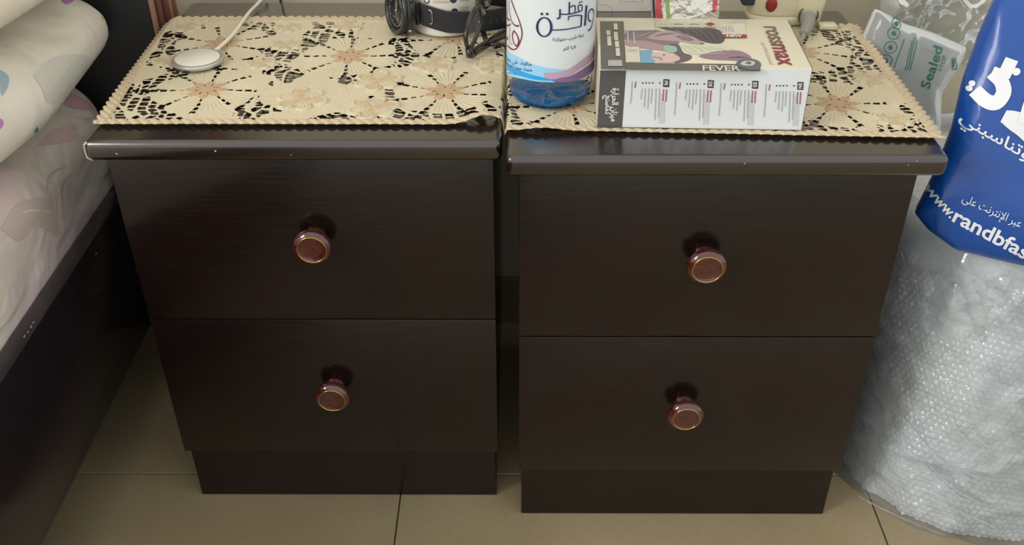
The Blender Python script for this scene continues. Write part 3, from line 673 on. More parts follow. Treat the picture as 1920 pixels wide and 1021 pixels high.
# ------------------------------------------------------------------ water bottle
def glassmat(name, col, rough, ior, tr=1.):
    m = pmat(name, (255, 255, 255), rough, IOR=ior, Transmission_Weight=tr); bsdf(m).inputs['Base Color'].default_value = col; return m
MPET = glassmat('clear_bottle_and_water', (.93, .97, .98, 1), .02, 1.14)
MBASE = glassmat('blue_bottle_base', (.04, .30, .74, 1), .06, 1.38, .60); _c = texco(MBASE); bump(MBASE, noise(MBASE, _c, 70, 2, 1.), .6, .004)
MLAB = pmat('white_bottle_label', (214, 222, 224), .32, Coat_Weight=.3); MCAP = pmat('blue_cap', (30, 90, 190), .4)
BC = np.array([.0312, .0755]); BR = .0438; BZ = ZL+.0006
bt = tag(empty('water_bottle', (BC[0], BC[1], BZ)), 'large clear water bottle with white label and blue base, between the glasses and box', 'bottle')
prof = [(0, .0040), (.020, .0030), (.030, .0008), (.0345, .0004), (.0385, .0035), (.0412, .0095), (.0426, .019), (.0432, .027), (.0436, .040), (.0434, .046), (.0436, .05), (.0436, .20), (.0436, .225), (.040, .245), (.030, .268), (.019, .285), (.0135, .293), (.0133, .305), (0, .305)]
mesh('body', *lathe(prof, 96), MPET, bt, True)
mesh('cap', *lathe([(.0, .3055), (.0150, .3055), (.0155, .307), (.0155, .319), (.0145, .3205), (0, .3205)], 40), MCAP, bt, True)
# thick blue moulded base inside the clear wall: five shallow lobes
secs = []
for k, (rr, zz) in enumerate(((.003, .0060), (.014, .0052), (.024, .0036), (.031, .0022), (.0345, .0026), (.0370, .0052), (.0385, .0100), (.0372, .0125), (.034, .0125), (.026, .0100), (.016, .0115), (.003, .0135))):
    rr *= .97; zz = .0015+zz*.66; secs.append([((rr-.0022*(1-lb)*(k < 7))*math.cos(t), (rr-.0022*(1-lb)*(k < 7))*math.sin(t), zz+(.0012*(1-lb) if 1 < k < 5 else .0016*math.sin(5*t+k)+.0008*math.sin(13*t+2*k) if 6 < k < 11 else 0)) for t in np.linspace(0, 2*math.pi, 100, endpoint=False) for lb in (.5+.5*math.cos(5*t+1.2),)])
n = 100; vs = [p for q in secs for p in q]; fs = [(i*n+k, i*n+(k+1) % n, (i+1)*n+(k+1) % n, (i+1)*n+k) for i in range(len(secs)-1) for k in range(n)] + [tuple(range(n))[::-1], tuple(range((len(secs)-1)*n, len(secs)*n))]
mesh('base', vs, fs, MBASE, bt, True)['label'] = 'blue lobed plastic base'
LZ0, LZ1 = .0455, .205
nb = 96; P = np.array([[((BR+.0002+.00012*math.sin(7*t+z*90))*math.cos(t), (BR+.0002+.00012*math.sin(7*t+z*90))*math.sin(t), z) for z in np.linspace(LZ0, LZ1, 12)] for t in np.linspace(0, 2*math.pi, nb, endpoint=False)])
gridmesh('label', P, MLAB, bt, True, True)['label'] = 'glossy white wrap label'
MBL1 = pmat('label_pale_blue', (150, 205, 240), .35); MBL2 = pmat('label_blue', (40, 160, 225), .35); MPUR = pmat('label_purple', (128, 104, 150), .35); MPNK = pmat('label_mauve', (188, 160, 186), .35); MMAR = pmat('label_maroon', (120, 32, 62), .4); MNV2 = pmat('label_navy', (38, 42, 92), .4); MDK = pmat('label_small_ink', (70, 84, 104), .5)
cb_ = Cyl(BC, BR+.0004, BZ); lp = Print(cb_, .0001)
lp.band(MBL1, [(947, 137), (975, 147), (1010, 153), (1040, 154)], [(947, 92), (970, 106), (1010, 124), (1060, 130)], 10, .0000)
lp.band(MBL2, [(946, 126), (970, 140), (1010, 150), (1036, 151)], [(946, 117), (970, 130), (1010, 143), (1036, 149)], 10, .00012)
lp.band(MPNK, [(1020, 149), (1060, 144), (1095, 125), (1116, 103)], [(1020, 136), (1060, 132), (1095, 110), (1116, 83)], 10, .0001)
lp.band(MPUR, [(1036, 152), (1070, 153), (1098, 143), (1116, 125)], [(1036, 149), (1070, 142), (1095, 127), (1116, 104)], 10, .0002)
# large lettering drawn with strokes
nv = lambda pts, wd, **k: lp.stroke(MNV2, pts, wd, lift=.0003, **k)
ce = (1020.5, 50.5); el = [(1020.5+13.2*math.cos(t), 50.5+17.6*math.sin(t)) for t in np.linspace(0, 2*math.pi, 25)]
nv(el, [.0024, .0012, .0024, .0012, .0024], n=3)
for p in ((1016, 26), (1026, 26)): lp.disc(MNV2, p, .0013, lift=.0003)
nv([(1035, 56), (1052, 55.5), (1072, 53), (1089, 49)], .0011); nv([(1089, 50), (1090.5, 29)], .0018, smooth=False); nv([(1091, 29), (1080, 28.5), (1066, 31)], .0011); nv([(1066, 30), (1065.5, 38)], .0011, smooth=False)
nv([(1099.5, 10), (1096.5, 48)], .0026, smooth=False)
nv([(1108, 40), (1103.5, 37), (1103, 26), (1107, 18), (1111.5, 18), (1113, 28), (1110, 45), (1107, 54), (1102, 57)], .0015)
nv([(1044, 35), (1049.5, 33), (1050, 17)], .0016, smooth=False); nv([(1051, 26.5), (1068, 26), (1090, 20)], .0012); nv([(1067.5, 3.5), (1067, 26)], .0015, smooth=False); nv([(1067.5, 14), (1076, 10), (1078.5, 15), (1077.5, 23)], .0012)
nv([(1085, 21), (1084, 12), (1087, 9), (1091, 11), (1091, 20)], .0012)
for p in ((1086.5, 4.5), (1090.5, 3)): lp.disc(MNV2, p, .0008, lift=.0003)
# maroon calligraphic drop
mr = lambda pts, wd: lp.stroke(MMAR, pts, wd, lift=.0003)
mr([(959, 0), (966, 20), (974, 40), (979, 62), (975, 80), (968, 91), (960, 92), (952, 85)], [.0016, .0011, .0014, .001, .0012, .0016])
mr([(955, 0), (955.5, 20), (960, 40), (967, 48), (973, 48)], [.0008, .0009, .0014, .0018]); mr([(951.5, 0), (952, 18), (951, 32), (956, 38)], [.0008, .001, .0022])
mr([(947.5, 30), (949, 42), (953, 48), (958, 44)], [.0008, .0016, .001]); mr([(964, 57), (970, 66), (973, 78), (969, 86), (963, 78), (961, 66), (964, 57)], [.0012, .002, .0012, .0016])
mr([(946.5, 58), (948, 70), (951, 73), (953, 68)], [.0008, .0018, .001]); mr([(956.5, 50), (956, 82)], .0007); lp.disc(MMAR, (960, 82), .0008, lift=.0003)
lp.text(MDK, arabic('مياه شرب متوازنة'), (1036, 77), (1095, 67), (1035.3, 72.5), .012, .5); lp.text(MDK, arabic('١٫٥ لتر'.replace('١٫٥', '٥٫١')), (1055, 94), (1080, 89.5), (1054.5, 87.5), .012, .7)
lp.text(MNV2, arabic('حافظ على رطوبتك'), (944.6, 108), (998, 123.5), (945, 102), .014, .6); lp.text(MNV2, 'Hydrate with Qatar Oasis', (943.8, 116), (998, 134), (943.8, 111), .02, .7)
for k in range(14):
    u = 952+k*9.5; v = 136+13*math.sin(min(1, k/9)*math.pi/2)-.10*max(0, k-9)**2*3
    lp.stroke(MDK, [(u, v), (u+4, v+1.0-k*.1), (u+8, v+1.6-k*.2)], .0007)
lp.build('label_print', bt)

# ------------------------------------------------------------------ thermometer carton
MCT = pmat('carton_cream', (214, 208, 186), .38, Coat_Weight=.3); MCF = pmat('carton_white', (214, 220, 222), .4, Coat_Weight=.2); MCD = MCG = pmat('carton_dark_grey', (80, 81, 79), .4, Coat_Weight=.2); MCE = pmat('carton_pale_edge', (206, 200, 184), .6)
BX0 = np.array([.0757, .0022]); BYAW = -.036; BW_, BD_, BH_ = .1962, .1255, .0635; BZ0 = ZL+.0006
bxr = empty('thermometer_box', (BX0[0], BX0[1], BZ0), BYAW); tag(bxr, 'grey and white thermometer carton lying flat in front of the foil packet', 'box')
boxm('carton', 0, BW_, 0, BD_, 0, BH_, MCT, bxr, .0008, 2)
boxm('front_panel', .0004, BW_-.0004, -.0003, .0004, .0006, BH_-.0008, MCF, bxr)['label'] = 'white side printed with columns of text'
boxm('end_flap', BW_-.0002, BW_+.0008, .002, BD_-.002, .001, BH_-.0003, MCD, bxr)['label'] = 'dark grey end flap'
boxm('end_flap', -.0008, .0002, .001, BD_-.001, .001, BH_-.0003, MCE, bxr)['label'] = 'pale end flap'
ca_, sa_ = math.cos(BYAW), math.sin(BYAW); bA = np.array([ca_, sa_, 0]); bB = np.array([-sa_, ca_, 0])
topS = Surf((BX0[0], BX0[1], BZ0+BH_), bA, bB); frS = Surf(np.array([BX0[0], BX0[1], BZ0])-bB*.0003, bA, (0, 0, 1))
def C5(x, y): return (1100+x/3.927, y/3.927)
def C5s(*p): return [C5(*q) for q in p]
ink = {n: pmat('print_'+n, c, .45) for n, c in dict(mauve=(128, 112, 120), hair=(78, 72, 76), skin=(168, 148, 150), pink=(164, 140, 146), green=(146, 180, 160), blue=(110, 162, 188), childface=(206, 178, 174), childhair=(98, 84, 92), sleeve=(200, 204, 180), hand=(142, 116, 136), device=(92, 98, 104), silver=(188, 190, 186), maroon=(134, 40, 62), banner=(142, 52, 62), taupe=(112, 92, 86), red=(168, 96, 118), pale=(204, 200, 184), line=(168, 168, 168), block=(192, 197, 200), black=(52, 55, 58), white=(232, 232, 226), icon=(196, 194, 170)).items()}
tp = Print(topS, .0002)
tp.poly(MCG, C5s((98, 157), (272, 157), (290, 512), (104, 512)))
tp.poly(MCG, C5s((286, 462), (1272, 474), (1280, 527), (290, 516)))
pic = [('mauve', (275, 222), (500, 215), (640, 250), (700, 330), (560, 335), (280, 320)), ('hair', (505, 203), (760, 206), (972, 206), (1024, 290), (990, 325), (880, 318), (740, 262), (620, 226)),
       ('skin', (430, 282), (520, 232), (640, 222), (760, 256), (862, 318), (830, 334), (690, 305), (540, 300)), ('pink', (276, 296), (450, 302), (600, 345), (640, 388), (480, 366), (282, 342)),
       ('sleeve', (690, 318), (850, 334), (1000, 327), (1120, 375), (960, 388), (800, 408), (720, 372)), ('childhair', (600, 322), (680, 322), (706, 392), (776, 408), (770, 440), (690, 466), (630, 464), (690, 430), (640, 398)),
       ('blue', (390, 372), (480, 368), (502, 466), (394, 466)), ('childface', (468, 392), (560, 386), (650, 398), (700, 436), (640, 462), (500, 460)), ('green', (568, 338), (650, 340), (668, 364), (660, 388), (604, 392), (562, 366)),
       ('hand', (806, 414), (930, 384), (1040, 372), (1130, 374), (1216, 418), (1206, 456), (1110, 448), (900, 440)), ('device', (1096, 466), (1130, 440), (1230, 434), (1280, 460), (1286, 486), (1262, 520), (1180, 516), (1110, 490)), ('silver', (1128, 470), (1160, 450), (1226, 452), (1244, 468), (1220, 488), (1150, 486))]
for i, p in enumerate(pic): tp.poly(ink[p[0]], C5s(*p[1:]), .00003*(i+1), soft=0 if p[0] in ('blue',) else 2)
for k in range(7): tp.stroke(ink['childhair'], C5s((560+k*62, 212+k*3), (640+k*55, 232+k*8), (730+k*42, 262+k*9)), .0009, lift=.0005)
for k in range(5): tp.stroke(ink['pale'], C5s((720+k*60, 338+k*4), (770+k*60, 360+k*2), (800+k*62, 384)), .0008, lift=.0005)
tp.poly(ink['mauve'], C5s((640, 262), (740, 268), (800, 300), (720, 300)), .0005, soft=2); tp.stroke(ink['mauve'], C5s((500, 270), (580, 252), (660, 250)), [.0004, .003, .0004], lift=.0005)
tp.stroke(ink['skin'], C5s((860, 408), (960, 398), (1060, 404)), [.0004, .004, .0004], lift=.0005); tp.stroke(ink['hair'], C5s((1040, 430), (1120, 424), (1190, 430)), [.0004, .003, .0004], lift=.0005); tp.stroke(ink['silver'], C5s((480, 240), (420, 262), (320, 300)), [.0003, .0012, .0003], lift=.0005)
tp.stroke(ink['pink'], C5s((490, 420), (520, 430), (545, 424)), .0012, lift=.0007); tp.stroke(ink['silver'], C5s((300, 232), (304, 290), (308, 320)), .0012, lift=.0005); tp.stroke(ink['silver'], C5s((345, 236), (350, 290), (355, 330)), .0012, lift=.0005)
tp.poly(ink['device'], C5s((1165, 470), (1190, 456), (1216, 466), (1200, 480)), .0006)
for p in ((568, 408), (548, 440)): tp.disc(ink['hair'], C5(*p), .0011, lift=.0006)
tp.disc(ink['hair'], C5(852, 324), .0016, lift=.0006)
tp.poly(ink['pale'], C5s((272, 157), (500, 157), (500, 226), (276, 230)), .0003)
tp.poly(ink['pale'], C5s((284, 350), (384, 350), (396, 460), (290, 462)), .0006)
for y_ in (372, 384): tp.stroke(ink['line'], C5s((300, y_), (335, y_), (372, y_)), .0012, lift=.0008)
for k in range(4):
    x0 = 508+k*116; tp.poly(ink['icon'], C5s((x0, 163), (x0+104, 163), (x0+106, 202), (x0+2, 200)), .0004)
    if k == 3: tp.poly(ink['banner'], C5s((x0+10, 182), (x0+52, 167), (x0+94, 182), (x0+52, 197)), .0005)
    else: tp.stroke(ink['taupe'] if k else ink['line'], C5s((x0+14, 184), (x0+50, 182), (x0+90, 184)), .0022, lift=.0005)
tp.poly(ink['pale'], C5s((978, 186), (1160, 178), (1176, 258), (998, 258)), .0004)
for k, ln in enumerate((50, 46, 40, 44)): tp.stroke(ink['line'], C5s((1000+k*22, 196), (1002+k*23, 196+ln*.5), (1006+k*24, 196+ln)), .0014, lift=.0006)
tp.poly(ink['banner'], C5s((996, 258), (1176, 258), (1180, 283), (1002, 283)), .0006)
tp.text(ink['white'], 'NEW', C5(1030, 279), C5(1144, 279), C5(1028, 263), .03, .7, .0009)
for c in ((1, 'ross', 1303, 195, 1356, 322, 100), (2, 'max', 1358, 326, 1416, 482, 108)):
    _, tx, xa, ya, xb, yb, hh = c
    tp.text(ink['taupe'] if tx == 'ross' else ink['maroon'], tx, C5(xa, ya), C5(xb, yb), C5(xa+hh, ya+5), .02, .54, .0004)
tp.text(ink['line'], 'professional', C5(1284, 318), C5(1350, 478), C5(1314, 316), 0, .72, .0004)
tp.text(ink['pale'], 'FEVER', C5(854, 524), C5(1132, 527), C5(850, 486), .02, .7, .0007)
for x_, a_, b_ in ((212, 176, 222), (214, 238, 300), (222, 306, 350), (228, 356, 416), (158, 228, 262), (165, 268, 340)):
    tp.stroke(ink['pale'], C5s((x_, a_), (x_+1, (a_+b_)/2), (x_+4, b_)), .0038, lift=.0004)
tp.poly(ink['line'], C5s((158, 446), (258, 446), (264, 490), (158, 490)), .0004)
tp.build('top_print', bxr)
fp = Print(frS, .0002)
fp.poly(MCD, C5s((100, 517), (290, 519), (261, 934), (77, 934)))
fp.text(ink['white'], arabic('میزان الحرارة'.replace('ی', 'ي')), C5(192, 646), C5(180, 892), C5(240, 646), .02, .72, .0003)
fp.text(ink['white'], arabic('دماسنج'), C5(140, 700), C5(138, 836), C5(184, 700), .02, .72, .0003)
for cx, cyy, tx in ((585, 610, 'FR'), (912, 617, 'DE'), (1240, 622, 'ES'), (1572, 630, 'EN')):
    fp.poly(ink['black'], C5s((cx-20, cyy-29), (cx+25, cyy-27), (cx+22, cyy+31), (cx-23, cyy+29)), .0001)
    fp.text(ink['white'], tx, C5(cx-13, cyy-17), C5(cx-14, cyy+19), C5(cx+13, cyy-17), .02, .7, .0003)
    for dx_, a_, b_ in ((4, 46, 136), (-18, 46, 134)): fp.stroke(ink['red'], C5s((cx+dx_, cyy+a_), (cx+dx_-3, (2*cyy+a_+b_)/2), (cx+dx_-6, cyy+b_)), .0013)
    fp.poly(ink['block'], C5s((cx-46, cyy+60), (cx-8, cyy+140), (cx-14, cyy+298), (cx-56, cyy+296)), .0001)
    for dx_, b_ in ((-48, 250), (-74, 270), (-102, 150), (-126, 190), (-152, 175), (-176, 120)): fp.stroke(ink['line'], C5s((cx+dx_, cyy+40), (cx+dx_-4, cyy+(40+b_)/2), (cx+dx_-9, cyy+b_)), .0010)
    for dx_ in (-46, -98, -124, -148, -172): fp.stroke(ink['black'], C5s((cx+dx_-5, cyy+2), (cx+dx_, cyy), (cx+dx_+5, cyy+2)), .0014)
    fp.stroke(ink['red'], C5s((cx-222, cyy-10), (cx-226, cyy+12), (cx-230, cyy+36)), .0013); fp.stroke(ink['line'], C5s((cx-250, cyy-12), (cx-257, cyy+120), (cx-266, cyy+(150 if tx == 'FR' else 230))), .0010)
fp.build('front_print', bxr)

# ------------------------------------------------------------------ slim white carton at the wall
MWC = pmat('white_card', (222, 219, 208), .5)
wc = tag(empty('white_carton', (.131, .330, H)), 'slim white carton standing at the back edge behind the bottle', 'carton')
boxm('carton', -.034, .034, -.003, .009, .0, .12, MWC, wc, .0008, 2)
wcs = Surf((.131-.034, .3269, H), (1, 0, 0), (0, 0, 1)); wp = Print(wcs, .0001)
wp.stroke(ink['line'], [(.0, .009), (.010, .0085), (.0165, .005), (.019, .0)], .0007, px=False)
for x0 in (.027, .043): wp.stroke(ink['line'], [(x0, .021), (x0, .0125), (x0+.012, .0125), (x0+.012, .021)], .0006, px=False, smooth=False)
wp.build('carton_print', wc)

# ------------------------------------------------------------------ foil packet
def foilmat():
    m = pmat('crinkled_foil', (222, 222, 216), .16, Metallic=.6); co = texco(m); bump(m, noise(m, co, 45, 4, 1.5), .9, .006); return m
MFOIL = foilmat(); MRED = pmat('foil_red', (205, 78, 84), .25); MLIME = pmat('foil_green', (150, 178, 92), .3); MFB = pmat('foil_navy', (44, 50, 96), .3)
fo = tag(empty('foil_packet', (.180, .165, ZL)), 'shiny silver packet with red and green edging behind the thermometer carton', 'packet')
fc = Cushion((.180, .160, ZL+.0008), (1, .03, 0), (0, .20, .98), [(-.026, 0), (.0, -.0), (.030, .0), (.036, .03), (.036, .13), (-.042, .13), (-.036, .03)], .010, .008, .5, .0035, 21, 42, 120)
fc.build('pouch', MFOIL, fo, 24)
f2 = Print(fc.surf, .0006)
f2.stroke(MRED, [(-.034, .12), (-.031, .06), (-.026, .035), (-.020, .020)], [.006, .007], px=False, n=10); f2.stroke(MLIME, [(-.025, .12), (-.0215, .06), (-.018, .043), (-.010, .036), (.012, .038), (.026, .042)], [.004, .004, .003], px=False, n=10, lift=.0003)
f2.stroke(MRED, [(-.008, .026), (.012, .027), (.028, .033)], [.002, .005], px=False, n=10); f2.stroke(MFB, [(-.0385, .12), (-.036, .06), (-.0305, .026)], .0016, px=False, n=10)
f2.stroke(MRED, [(.030, .12), (.030, .075), (.029, .055)], [.008, .004], px=False, n=10)
f2.build('printed_edging', fo)

# ------------------------------------------------------------------ cream appliance with red button
MCRM = pmat('cream_plastic', (216, 210, 178), .30, Coat_Weight=.35); MCRM2 = MCRM; MREDB = pmat('red_button', (140, 38, 34), .35); MTEAL = pmat('dark_blue_grip', (44, 56, 68), .4); MCORD = pmat('grey_rubber_cord', (146, 142, 132), .5)
ap = tag(empty('hair_dryer', (.312, .293, ZL)), 'cream hand-held appliance with red button and ribbed grey cord end', 'appliance')
def sup(rx, ry, n=56, e=.62, cx=0, cy_=0): return [(cx+rx*math.copysign(abs(math.cos(t))**e, math.cos(t)), cy_+ry*math.copysign(abs(math.sin(t))**e, math.sin(t))) for t in np.linspace(0, 2*math.pi, n, endpoint=False)]
def loft(secs, cap=True):
    n = len(secs[0]); vs = [p for s in secs for p in s]; fs = [(i*n+k, i*n+(k+1) % n, (i+1)*n+(k+1) % n, (i+1)*n+k) for i in range(len(secs)-1) for k in range(n)]
    if cap: fs += [tuple(range(n))[::-1], tuple(range((len(secs)-1)*n, len(secs)*n))]
    return vs, fs
mesh('lower_shell', *loft([[(x, y_, z_) for x, y_ in sup(.040*k, .027*k)] for z_, k in ((.0005, .86), (.002, .94), (.006, .98), (.0125, 1.0))]), MCRM2, ap, True)
mesh('body', *loft([[(x+dx, y_, z_) for x, y_ in sup(.040*k, .027*k)] for z_, k, dx in ((.013, .985, 0), (.0145, 1.0, 0), (.04, 1.03, -.001), (.08, 1.08, -.003), (.12, 1.1, -.005), (.15, 1.02, -.006), (.162, .8, -.006), (.166, .4, -.006))]), MCRM, ap, True)
mesh('handle', *loft([[(.029+x, -.012+y_-z_*.06, z_) for x, y_ in sup(rr_, rr_, 40, .9)] for z_, rr_ in ((.006, .0165), (.0075, .0185), (.03, .0205), (.07, .0225), (.12, .0235), (.128, .018))]), MCRM2, ap, True)
bv, bf = lathe([(0, .0022), (.004, .002), (.0062, .0012), (.0068, 0), (.0070, -.003)], 32); mesh('button', [(v[0]-.0165, -.0272-v[2], .0275+v[1]*1.30) for v in bv], bf, MREDB, ap, True)['label'] = 'oval red button'
boxm('grip', -.050, -.0335, -.022, .018, .0235, .11, MTEAL, ap, .004, 3)['label'] = 'dark blue-grey grip'
rib = []
for i in range(25):
    k = i/24; rib.append((np.array([.027-.012*k*k, -.026-.040*k, .0150-.0078*k]), (.0100-.0042*k)*(1 if i % 3 else .86)))
mesh('cord_sleeve', *tube([p for p, _ in rib], [q for _, q in rib], 16), MCORD, ap, True)['label'] = 'ribbed grey cord sleeve'
mesh('socket_rim', *tube([(.0275+.0112*math.cos(t), -.0310, .0155+.0112*math.sin(t)) for t in np.linspace(0, 6.283, 28, endpoint=False)], .0011, 6, True), MCD, ap, True)
mesh('cord', *tube(catmull([(.0155, -.066, .0068), (.010, -.078, .0050), (-.002, -.094, .0036), (-.03, -.104, .0036), (-.06, -.105, .0036), (-.09, -.07, .0036)], 8), .0030, 10), MCORD, ap, True)
boxm('foot', .041, .062, -.038, -.024, .0006, .0065, MCRM2, ap, .0015, 2)

# ------------------------------------------------------------------ roll of bubble wrap in clear film
def wrapmat():
    m = pmat('bubble_wrap', (222, 229, 230), .20, Coat_Weight=1., Coat_Roughness=.05, Coat_IOR=1.7, Subsurface_Weight=.55, Subsurface_Scale=.04); bsdf(m).inputs['Subsurface Radius'].default_value = (1, 1, 1); co = texco(m)
    L(m, ramp(m, noise(m, co, 9, 4), [(.3, rgb(208, 214, 212)), (.7, rgb(232, 238, 240))]), bsdf(m).inputs['Base Color']); bump(m, noise(m, co, 75, 4, 2.2), .9, .005); return m
MBUB = wrapmat()
MFILM = filmmat(bpy.data.materials.new('clear_film'), (.95, .96, .97, 1), .07, .06, (.80, .82, .84, 1), 1.6)
RC = np.array([.610, .130]); RR = .196; RH = .372
ro = tag(empty('bubble_wrap_roll', (RC[0], RC[1], 0)), 'large upright roll of bubble wrap in clear film beside the nightstand', 'bubble wrap')
nth, nz_ = 620, 250; th = np.linspace(math.radians(120), math.radians(330), nth); zz = np.linspace(0.001, RH-.03, nz_)
T, Z = np.meshgrid(th, zz, indexing='ij'); AR_ = T*RR
sp = .0082; row = np.round(Z/(sp*.866)); xo = (AR_/sp+.5*(row % 2)) % 1-.5; yo = (Z-row*sp*.866)/sp; db_ = np.hypot(xo, yo)
bub = .0020*np.sqrt(np.clip(1-(db_/.44)**2, 0, 1)); crush = .5+.5*vnoise(AR_+3, Z+3, 14, 31)
Rb = RR-.004+bub*np.clip(crush*1.3-.1, .05, 1)+.004*vnoise(AR_+1, Z+1, 9, 33)+.0030*vnoise(AR_+1, Z+1, 55, 34, 2)
Rb = Rb-.010*np.clip((Z-(RH-.09))/.06, 0, 1)**2
def lean(R_, T_, Z_):
    k = Z_/RH; R_ = R_-.016*k; return np.stack([R_*np.cos(T_), R_*np.sin(T_)+.06*k**1.2, Z_], -1)
P = lean(Rb, T, Z); gridmesh('bubble_sheet', P, MBUB, ro)['label'] = 'outer sheet of small bubbles'
# core of the roll: rest of the cylinder and its top
rs = [(RR-.008, .0005), (RR-.007, RH-.06), (RR-.012, RH-.03), (RR-.020, RH-.018), (RR-.05, RH-.013), (0.02, RH-.013), (0, RH-.013)]
cv_, cf_ = lathe([(0, .0005)]+rs, 90); mesh('core', [(v[0]*(1-.08*v[2]/RH), v[1]*(1-.08*v[2]/RH)+.06*(v[2]/RH)**1.2, v[2]) for v in cv_], cf_, MBUB, ro, True)
# film bag: ridged, flaring at the floor, gathered on top
nth, nz_ = 300, 120; th = np.linspace(0, 2*math.pi, nth, endpoint=False); zz = np.linspace(.0008, RH, nz_); T, Z = np.meshgrid(th, zz, indexing='ij')
Ax = np.cos(T)*.2+1; Ay = np.sin(T)*.2+1
sk = Ax*22+Z*26; ridge = np.clip(1-np.abs(vnoise(Ax*1.2+Z*.6+1, Ay*.5+Z*1.7+1, 11, 41, 2))*3.0, 0, 1)**2
Rf = RR+.0035+.0042*ridge+.0025*vnoise(Ax, Z+2, 16, 42) + .016*np.exp(-Z/.022)*(.6+.4*vnoise(Ax+3, Ay, 8, 44)) - .022*np.clip((Z-(RH-.06))/.06, 0, 1)**2
P = lean(Rf, T, Z); gridmesh('film', P, MFILM, ro, True, True)['label'] = 'wrinkled clear plastic film'

# pleats of the film catching the light
MPLEAT = filmmat(bpy.data.materials.new('film_pleat'), (.92, .94, .95, 1), .14, .06, (.80, .82, .84, 1), 1.6)
def on_roll(u, v):
    d = ray(u, v); lo, hi = .4, 1.6
    for t in np.linspace(lo, hi, 900):
        Q = CAM+d*t; k = max(0, Q[2])/RH
        if Q[2] < .002 or math.hypot(Q[0]-RC[0], Q[1]-RC[1]-.06*k**1.2) < RR+.009-.016*k: return Q
    return CAM+d*hi
for pl_ in ([(1690, 782), (1716, 812), (1762, 862), (1818, 888), (1862, 912)], [(1720, 852), (1748, 888), (1790, 925), (1822, 944)], [(1738, 868), (1792, 918), (1860, 951)], [(1752, 820), (1780, 868), (1812, 895), (1850, 912)], [(1734, 924), (1780, 950), (1840, 976), (1878, 996)],
            [(1816, 800), (1832, 818), (1862, 848)], [(1778, 778), (1796, 806), (1820, 834), (1858, 850)], [(1606, 928), (1640, 946), (1700, 974), (1778, 1006)], [(1826, 916), (1842, 926), (1858, 934)], [(1690, 472), (1694, 488), (1700, 500)], [(1800, 500), (1850, 530), (1890, 570), (1918, 600)]):
    q = catmull([on_roll(*p) for p in pl_], 6); m_ = len(q)
    wmesh('film_pleat', *tube(q, [.0003+.0014*math.sin(math.pi*min(1, (i+.5)/m_))**.7*(.6+.4*math.sin(i*1.7)) for i in range(m_)], 7), MPLEAT, ro, True)

# ------------------------------------------------------------------ blue mailing bag
def bagmat():
    m = pmat('blue_plastic_bag', (10, 72, 154), .34, Coat_Weight=.25); co = texco(m)
    bump(m, noise(m, co, 26, 3, .6), .25, .006); return m
MBAG = bagmat(); MBT = pmat('bag_white_ink', (226, 230, 234), .4)
BO = np.array([.50, .035, .50]); bgA = np.array([.955, -.29, 0.]); bgB = np.array([.0, .30, .95])
pl = Surf(BO, bgA, bgB)
ol = [pl.px(*p) for p in ((1866, -10), (1832, 70), (1804, 150), (1784, 240), (1752, 322), (1714, 398), (1740, 430), (1790, 466), (1860, 484), (1930, 500), (2040, 522), (2120, 300), (2080, 80), (1990, -80))]
bg = tag(empty('plastic_bag', tuple(BO-np.array([0, 0, .12]))), 'bright blue plastic mailing bag with white lettering resting on the bubble wrap', 'bag')
bc = Cushion(BO, bgA, bgB, ol, .030, .035, .45, .004, 51, 11, 200); bc.build('bag', MBAG, bg, 44)
bp = Print(bc.surf, .0011)
def C7(x, y): return (1500+x/3.4, y/3.4)
bp.stroke(MBT, [C7(1350, 376), C7(1296, 486), C7(1222, 460)], .0120, smooth=False, n=10); bp.stroke(MBT, [C7(1222, 462), C7(1282, 520), C7(1296, 590), C7(1250, 652), C7(1185, 640), C7(1112, 574)], [.012, .0135, .014, .013], n=8, lift=.0003)
bp.disc(MBT, C7(1378, 456), .0036); bp.disc(MBT, C7(1078, 562), .0028); bp.disc(MBT, C7(1096, 530), .0028)
bp.stroke(MBT, [C7(1296, 738), C7(1350, 760), C7(1429, 800), C7(1500, 850)], [.012, .02, .024], n=8); bp.stroke(MBT, [C7(1440, 790), C7(1470, 690), C7(1500, 600)], .016, n=8, lift=.0003)
bp.text(MBT, arabic('وتناسبني'), (1797, 224), (1926, 300), (1806, 205), .012, .72)
bp.text(MBT, arabic('عبر الإنترنت على'), (1803, 376), (1912, 426), (1809, 362), .0, .72)
bp.text(MBT, 'www.', (1730, 351), (1781, 409), (1741, 341), .02, .53)
bp.text(MBT, 'randbfas', (1784, 413), (1921, 485), (1793, 395), .022, .53)
bp.build('bag_lettering', bg)

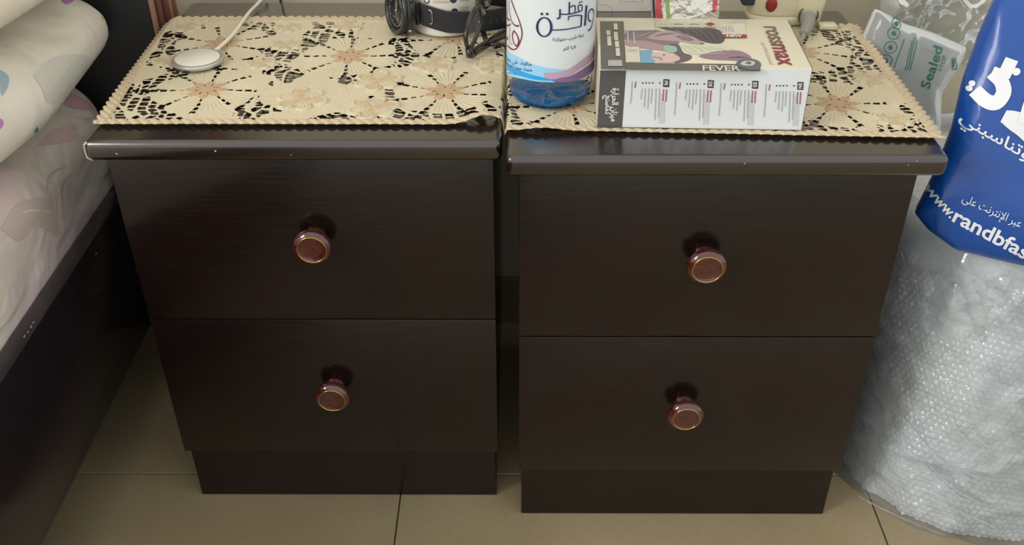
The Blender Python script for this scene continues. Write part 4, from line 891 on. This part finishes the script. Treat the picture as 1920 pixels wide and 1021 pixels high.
# ------------------------------------------------------------------ air pillow and loose film behind
MAIR = filmmat(bpy.data.materials.new('air_pillow_film'), (.80, .83, .83, 1), .34, .20, (.56, .60, .60, 1), .9); MGRN = pmat('green_ink', (28, 104, 88), .5)
AO = np.array([.455, .215, .48]); aS = Surf(AO, (1, -.06, 0), (0, .28, .95))
ol = [aS.px(*p) for p in ((1640, 14), (1616, 70), (1622, 130), (1660, 230), (1720, 300), (1762, 244), (1764, 175), (1802, 116), (1812, 88), (1748, 60), (1696, 44))]
ar = tag(empty('air_pillow', tuple(AO-np.array([0, 0, .1]))), 'grey translucent air cushion with green print beside the nightstand', 'air cushion')
ac = Cushion(AO, (1, -.06, 0), (0, .28, .95), ol, .022, .022, .5, .0022, 61, 24, 150); ac.build('cushion', MAIR, ar, 30)
gp_ = Print(ac.surf, .0010)
def C3(x, y): return (1600+x/3.927, y/3.927)
for x_, y_, r_ in ((237, 445, .0070), (272, 347, .0070), (297, 243, .0070), (316, 172, .0060)):
    gp_.disc(MGRN, C3(x_, y_), r_, r_-.0009, 28)
    for a in (0, 1, 2): gp_.stroke(MGRN, [C3(x_-20*math.cos(a+.5), y_-20*math.sin(a+.5)), C3(x_+4, y_+5), C3(x_+22*math.cos(a+.9), y_+22*math.sin(a+.9))], .0013)
gp_.text(MGRN, 'Sealed', C3(556, 656), C3(654, 350), C3(488, 634), .012, .72); gp_.text(MGRN, 'PTOP', C3(652, 524), C3(684, 412), C3(624, 516), 0, .72)
for a_, b_ in (((298, 500), (372, 286)), ((380, 515), (432, 296)), ((398, 518), (450, 276)), ((416, 518), (466, 300))): gp_.stroke(MGRN, [C3(*a_), C3((a_[0]+b_[0])/2, (a_[1]+b_[1])/2), C3(*b_)], .0009)
gp_.stroke(MGRN, [C3(724, 508), C3(728, 430), C3(752, 430), C3(756, 508), C3(724, 508)], .0009, smooth=False); gp_.stroke(MGRN, [C3(736, 496), C3(738, 470), C3(741, 440)], .0018)
gp_.build('green_print', ar)
MLOOSE = filmmat(bpy.data.materials.new('crumpled_film'), (.82, .84, .82, 1), .10, .07, (.66, .68, .66, 1), 1.0)
FO = np.array([.53, .315, .50]); fS = Surf(FO, (1, 0, 0), (0, .15, .98))
ol = [fS.px(*p) for p in ((1652, -40), (1650, 20), (1672, 60), (1720, 90), (1790, 120), (1840, 120), (1900, 60), (1900, -60), (1780, -90))]
lf = Cushion(FO, (1, 0, 0), (0, .15, .98), ol, .035, .03, .5, .020, 71, 38, 260)
o = lf.build('crumpled_film', MLOOSE, None, 60); tag(o, 'crumpled clear plastic film heaped behind the blue bag', 'plastic film')
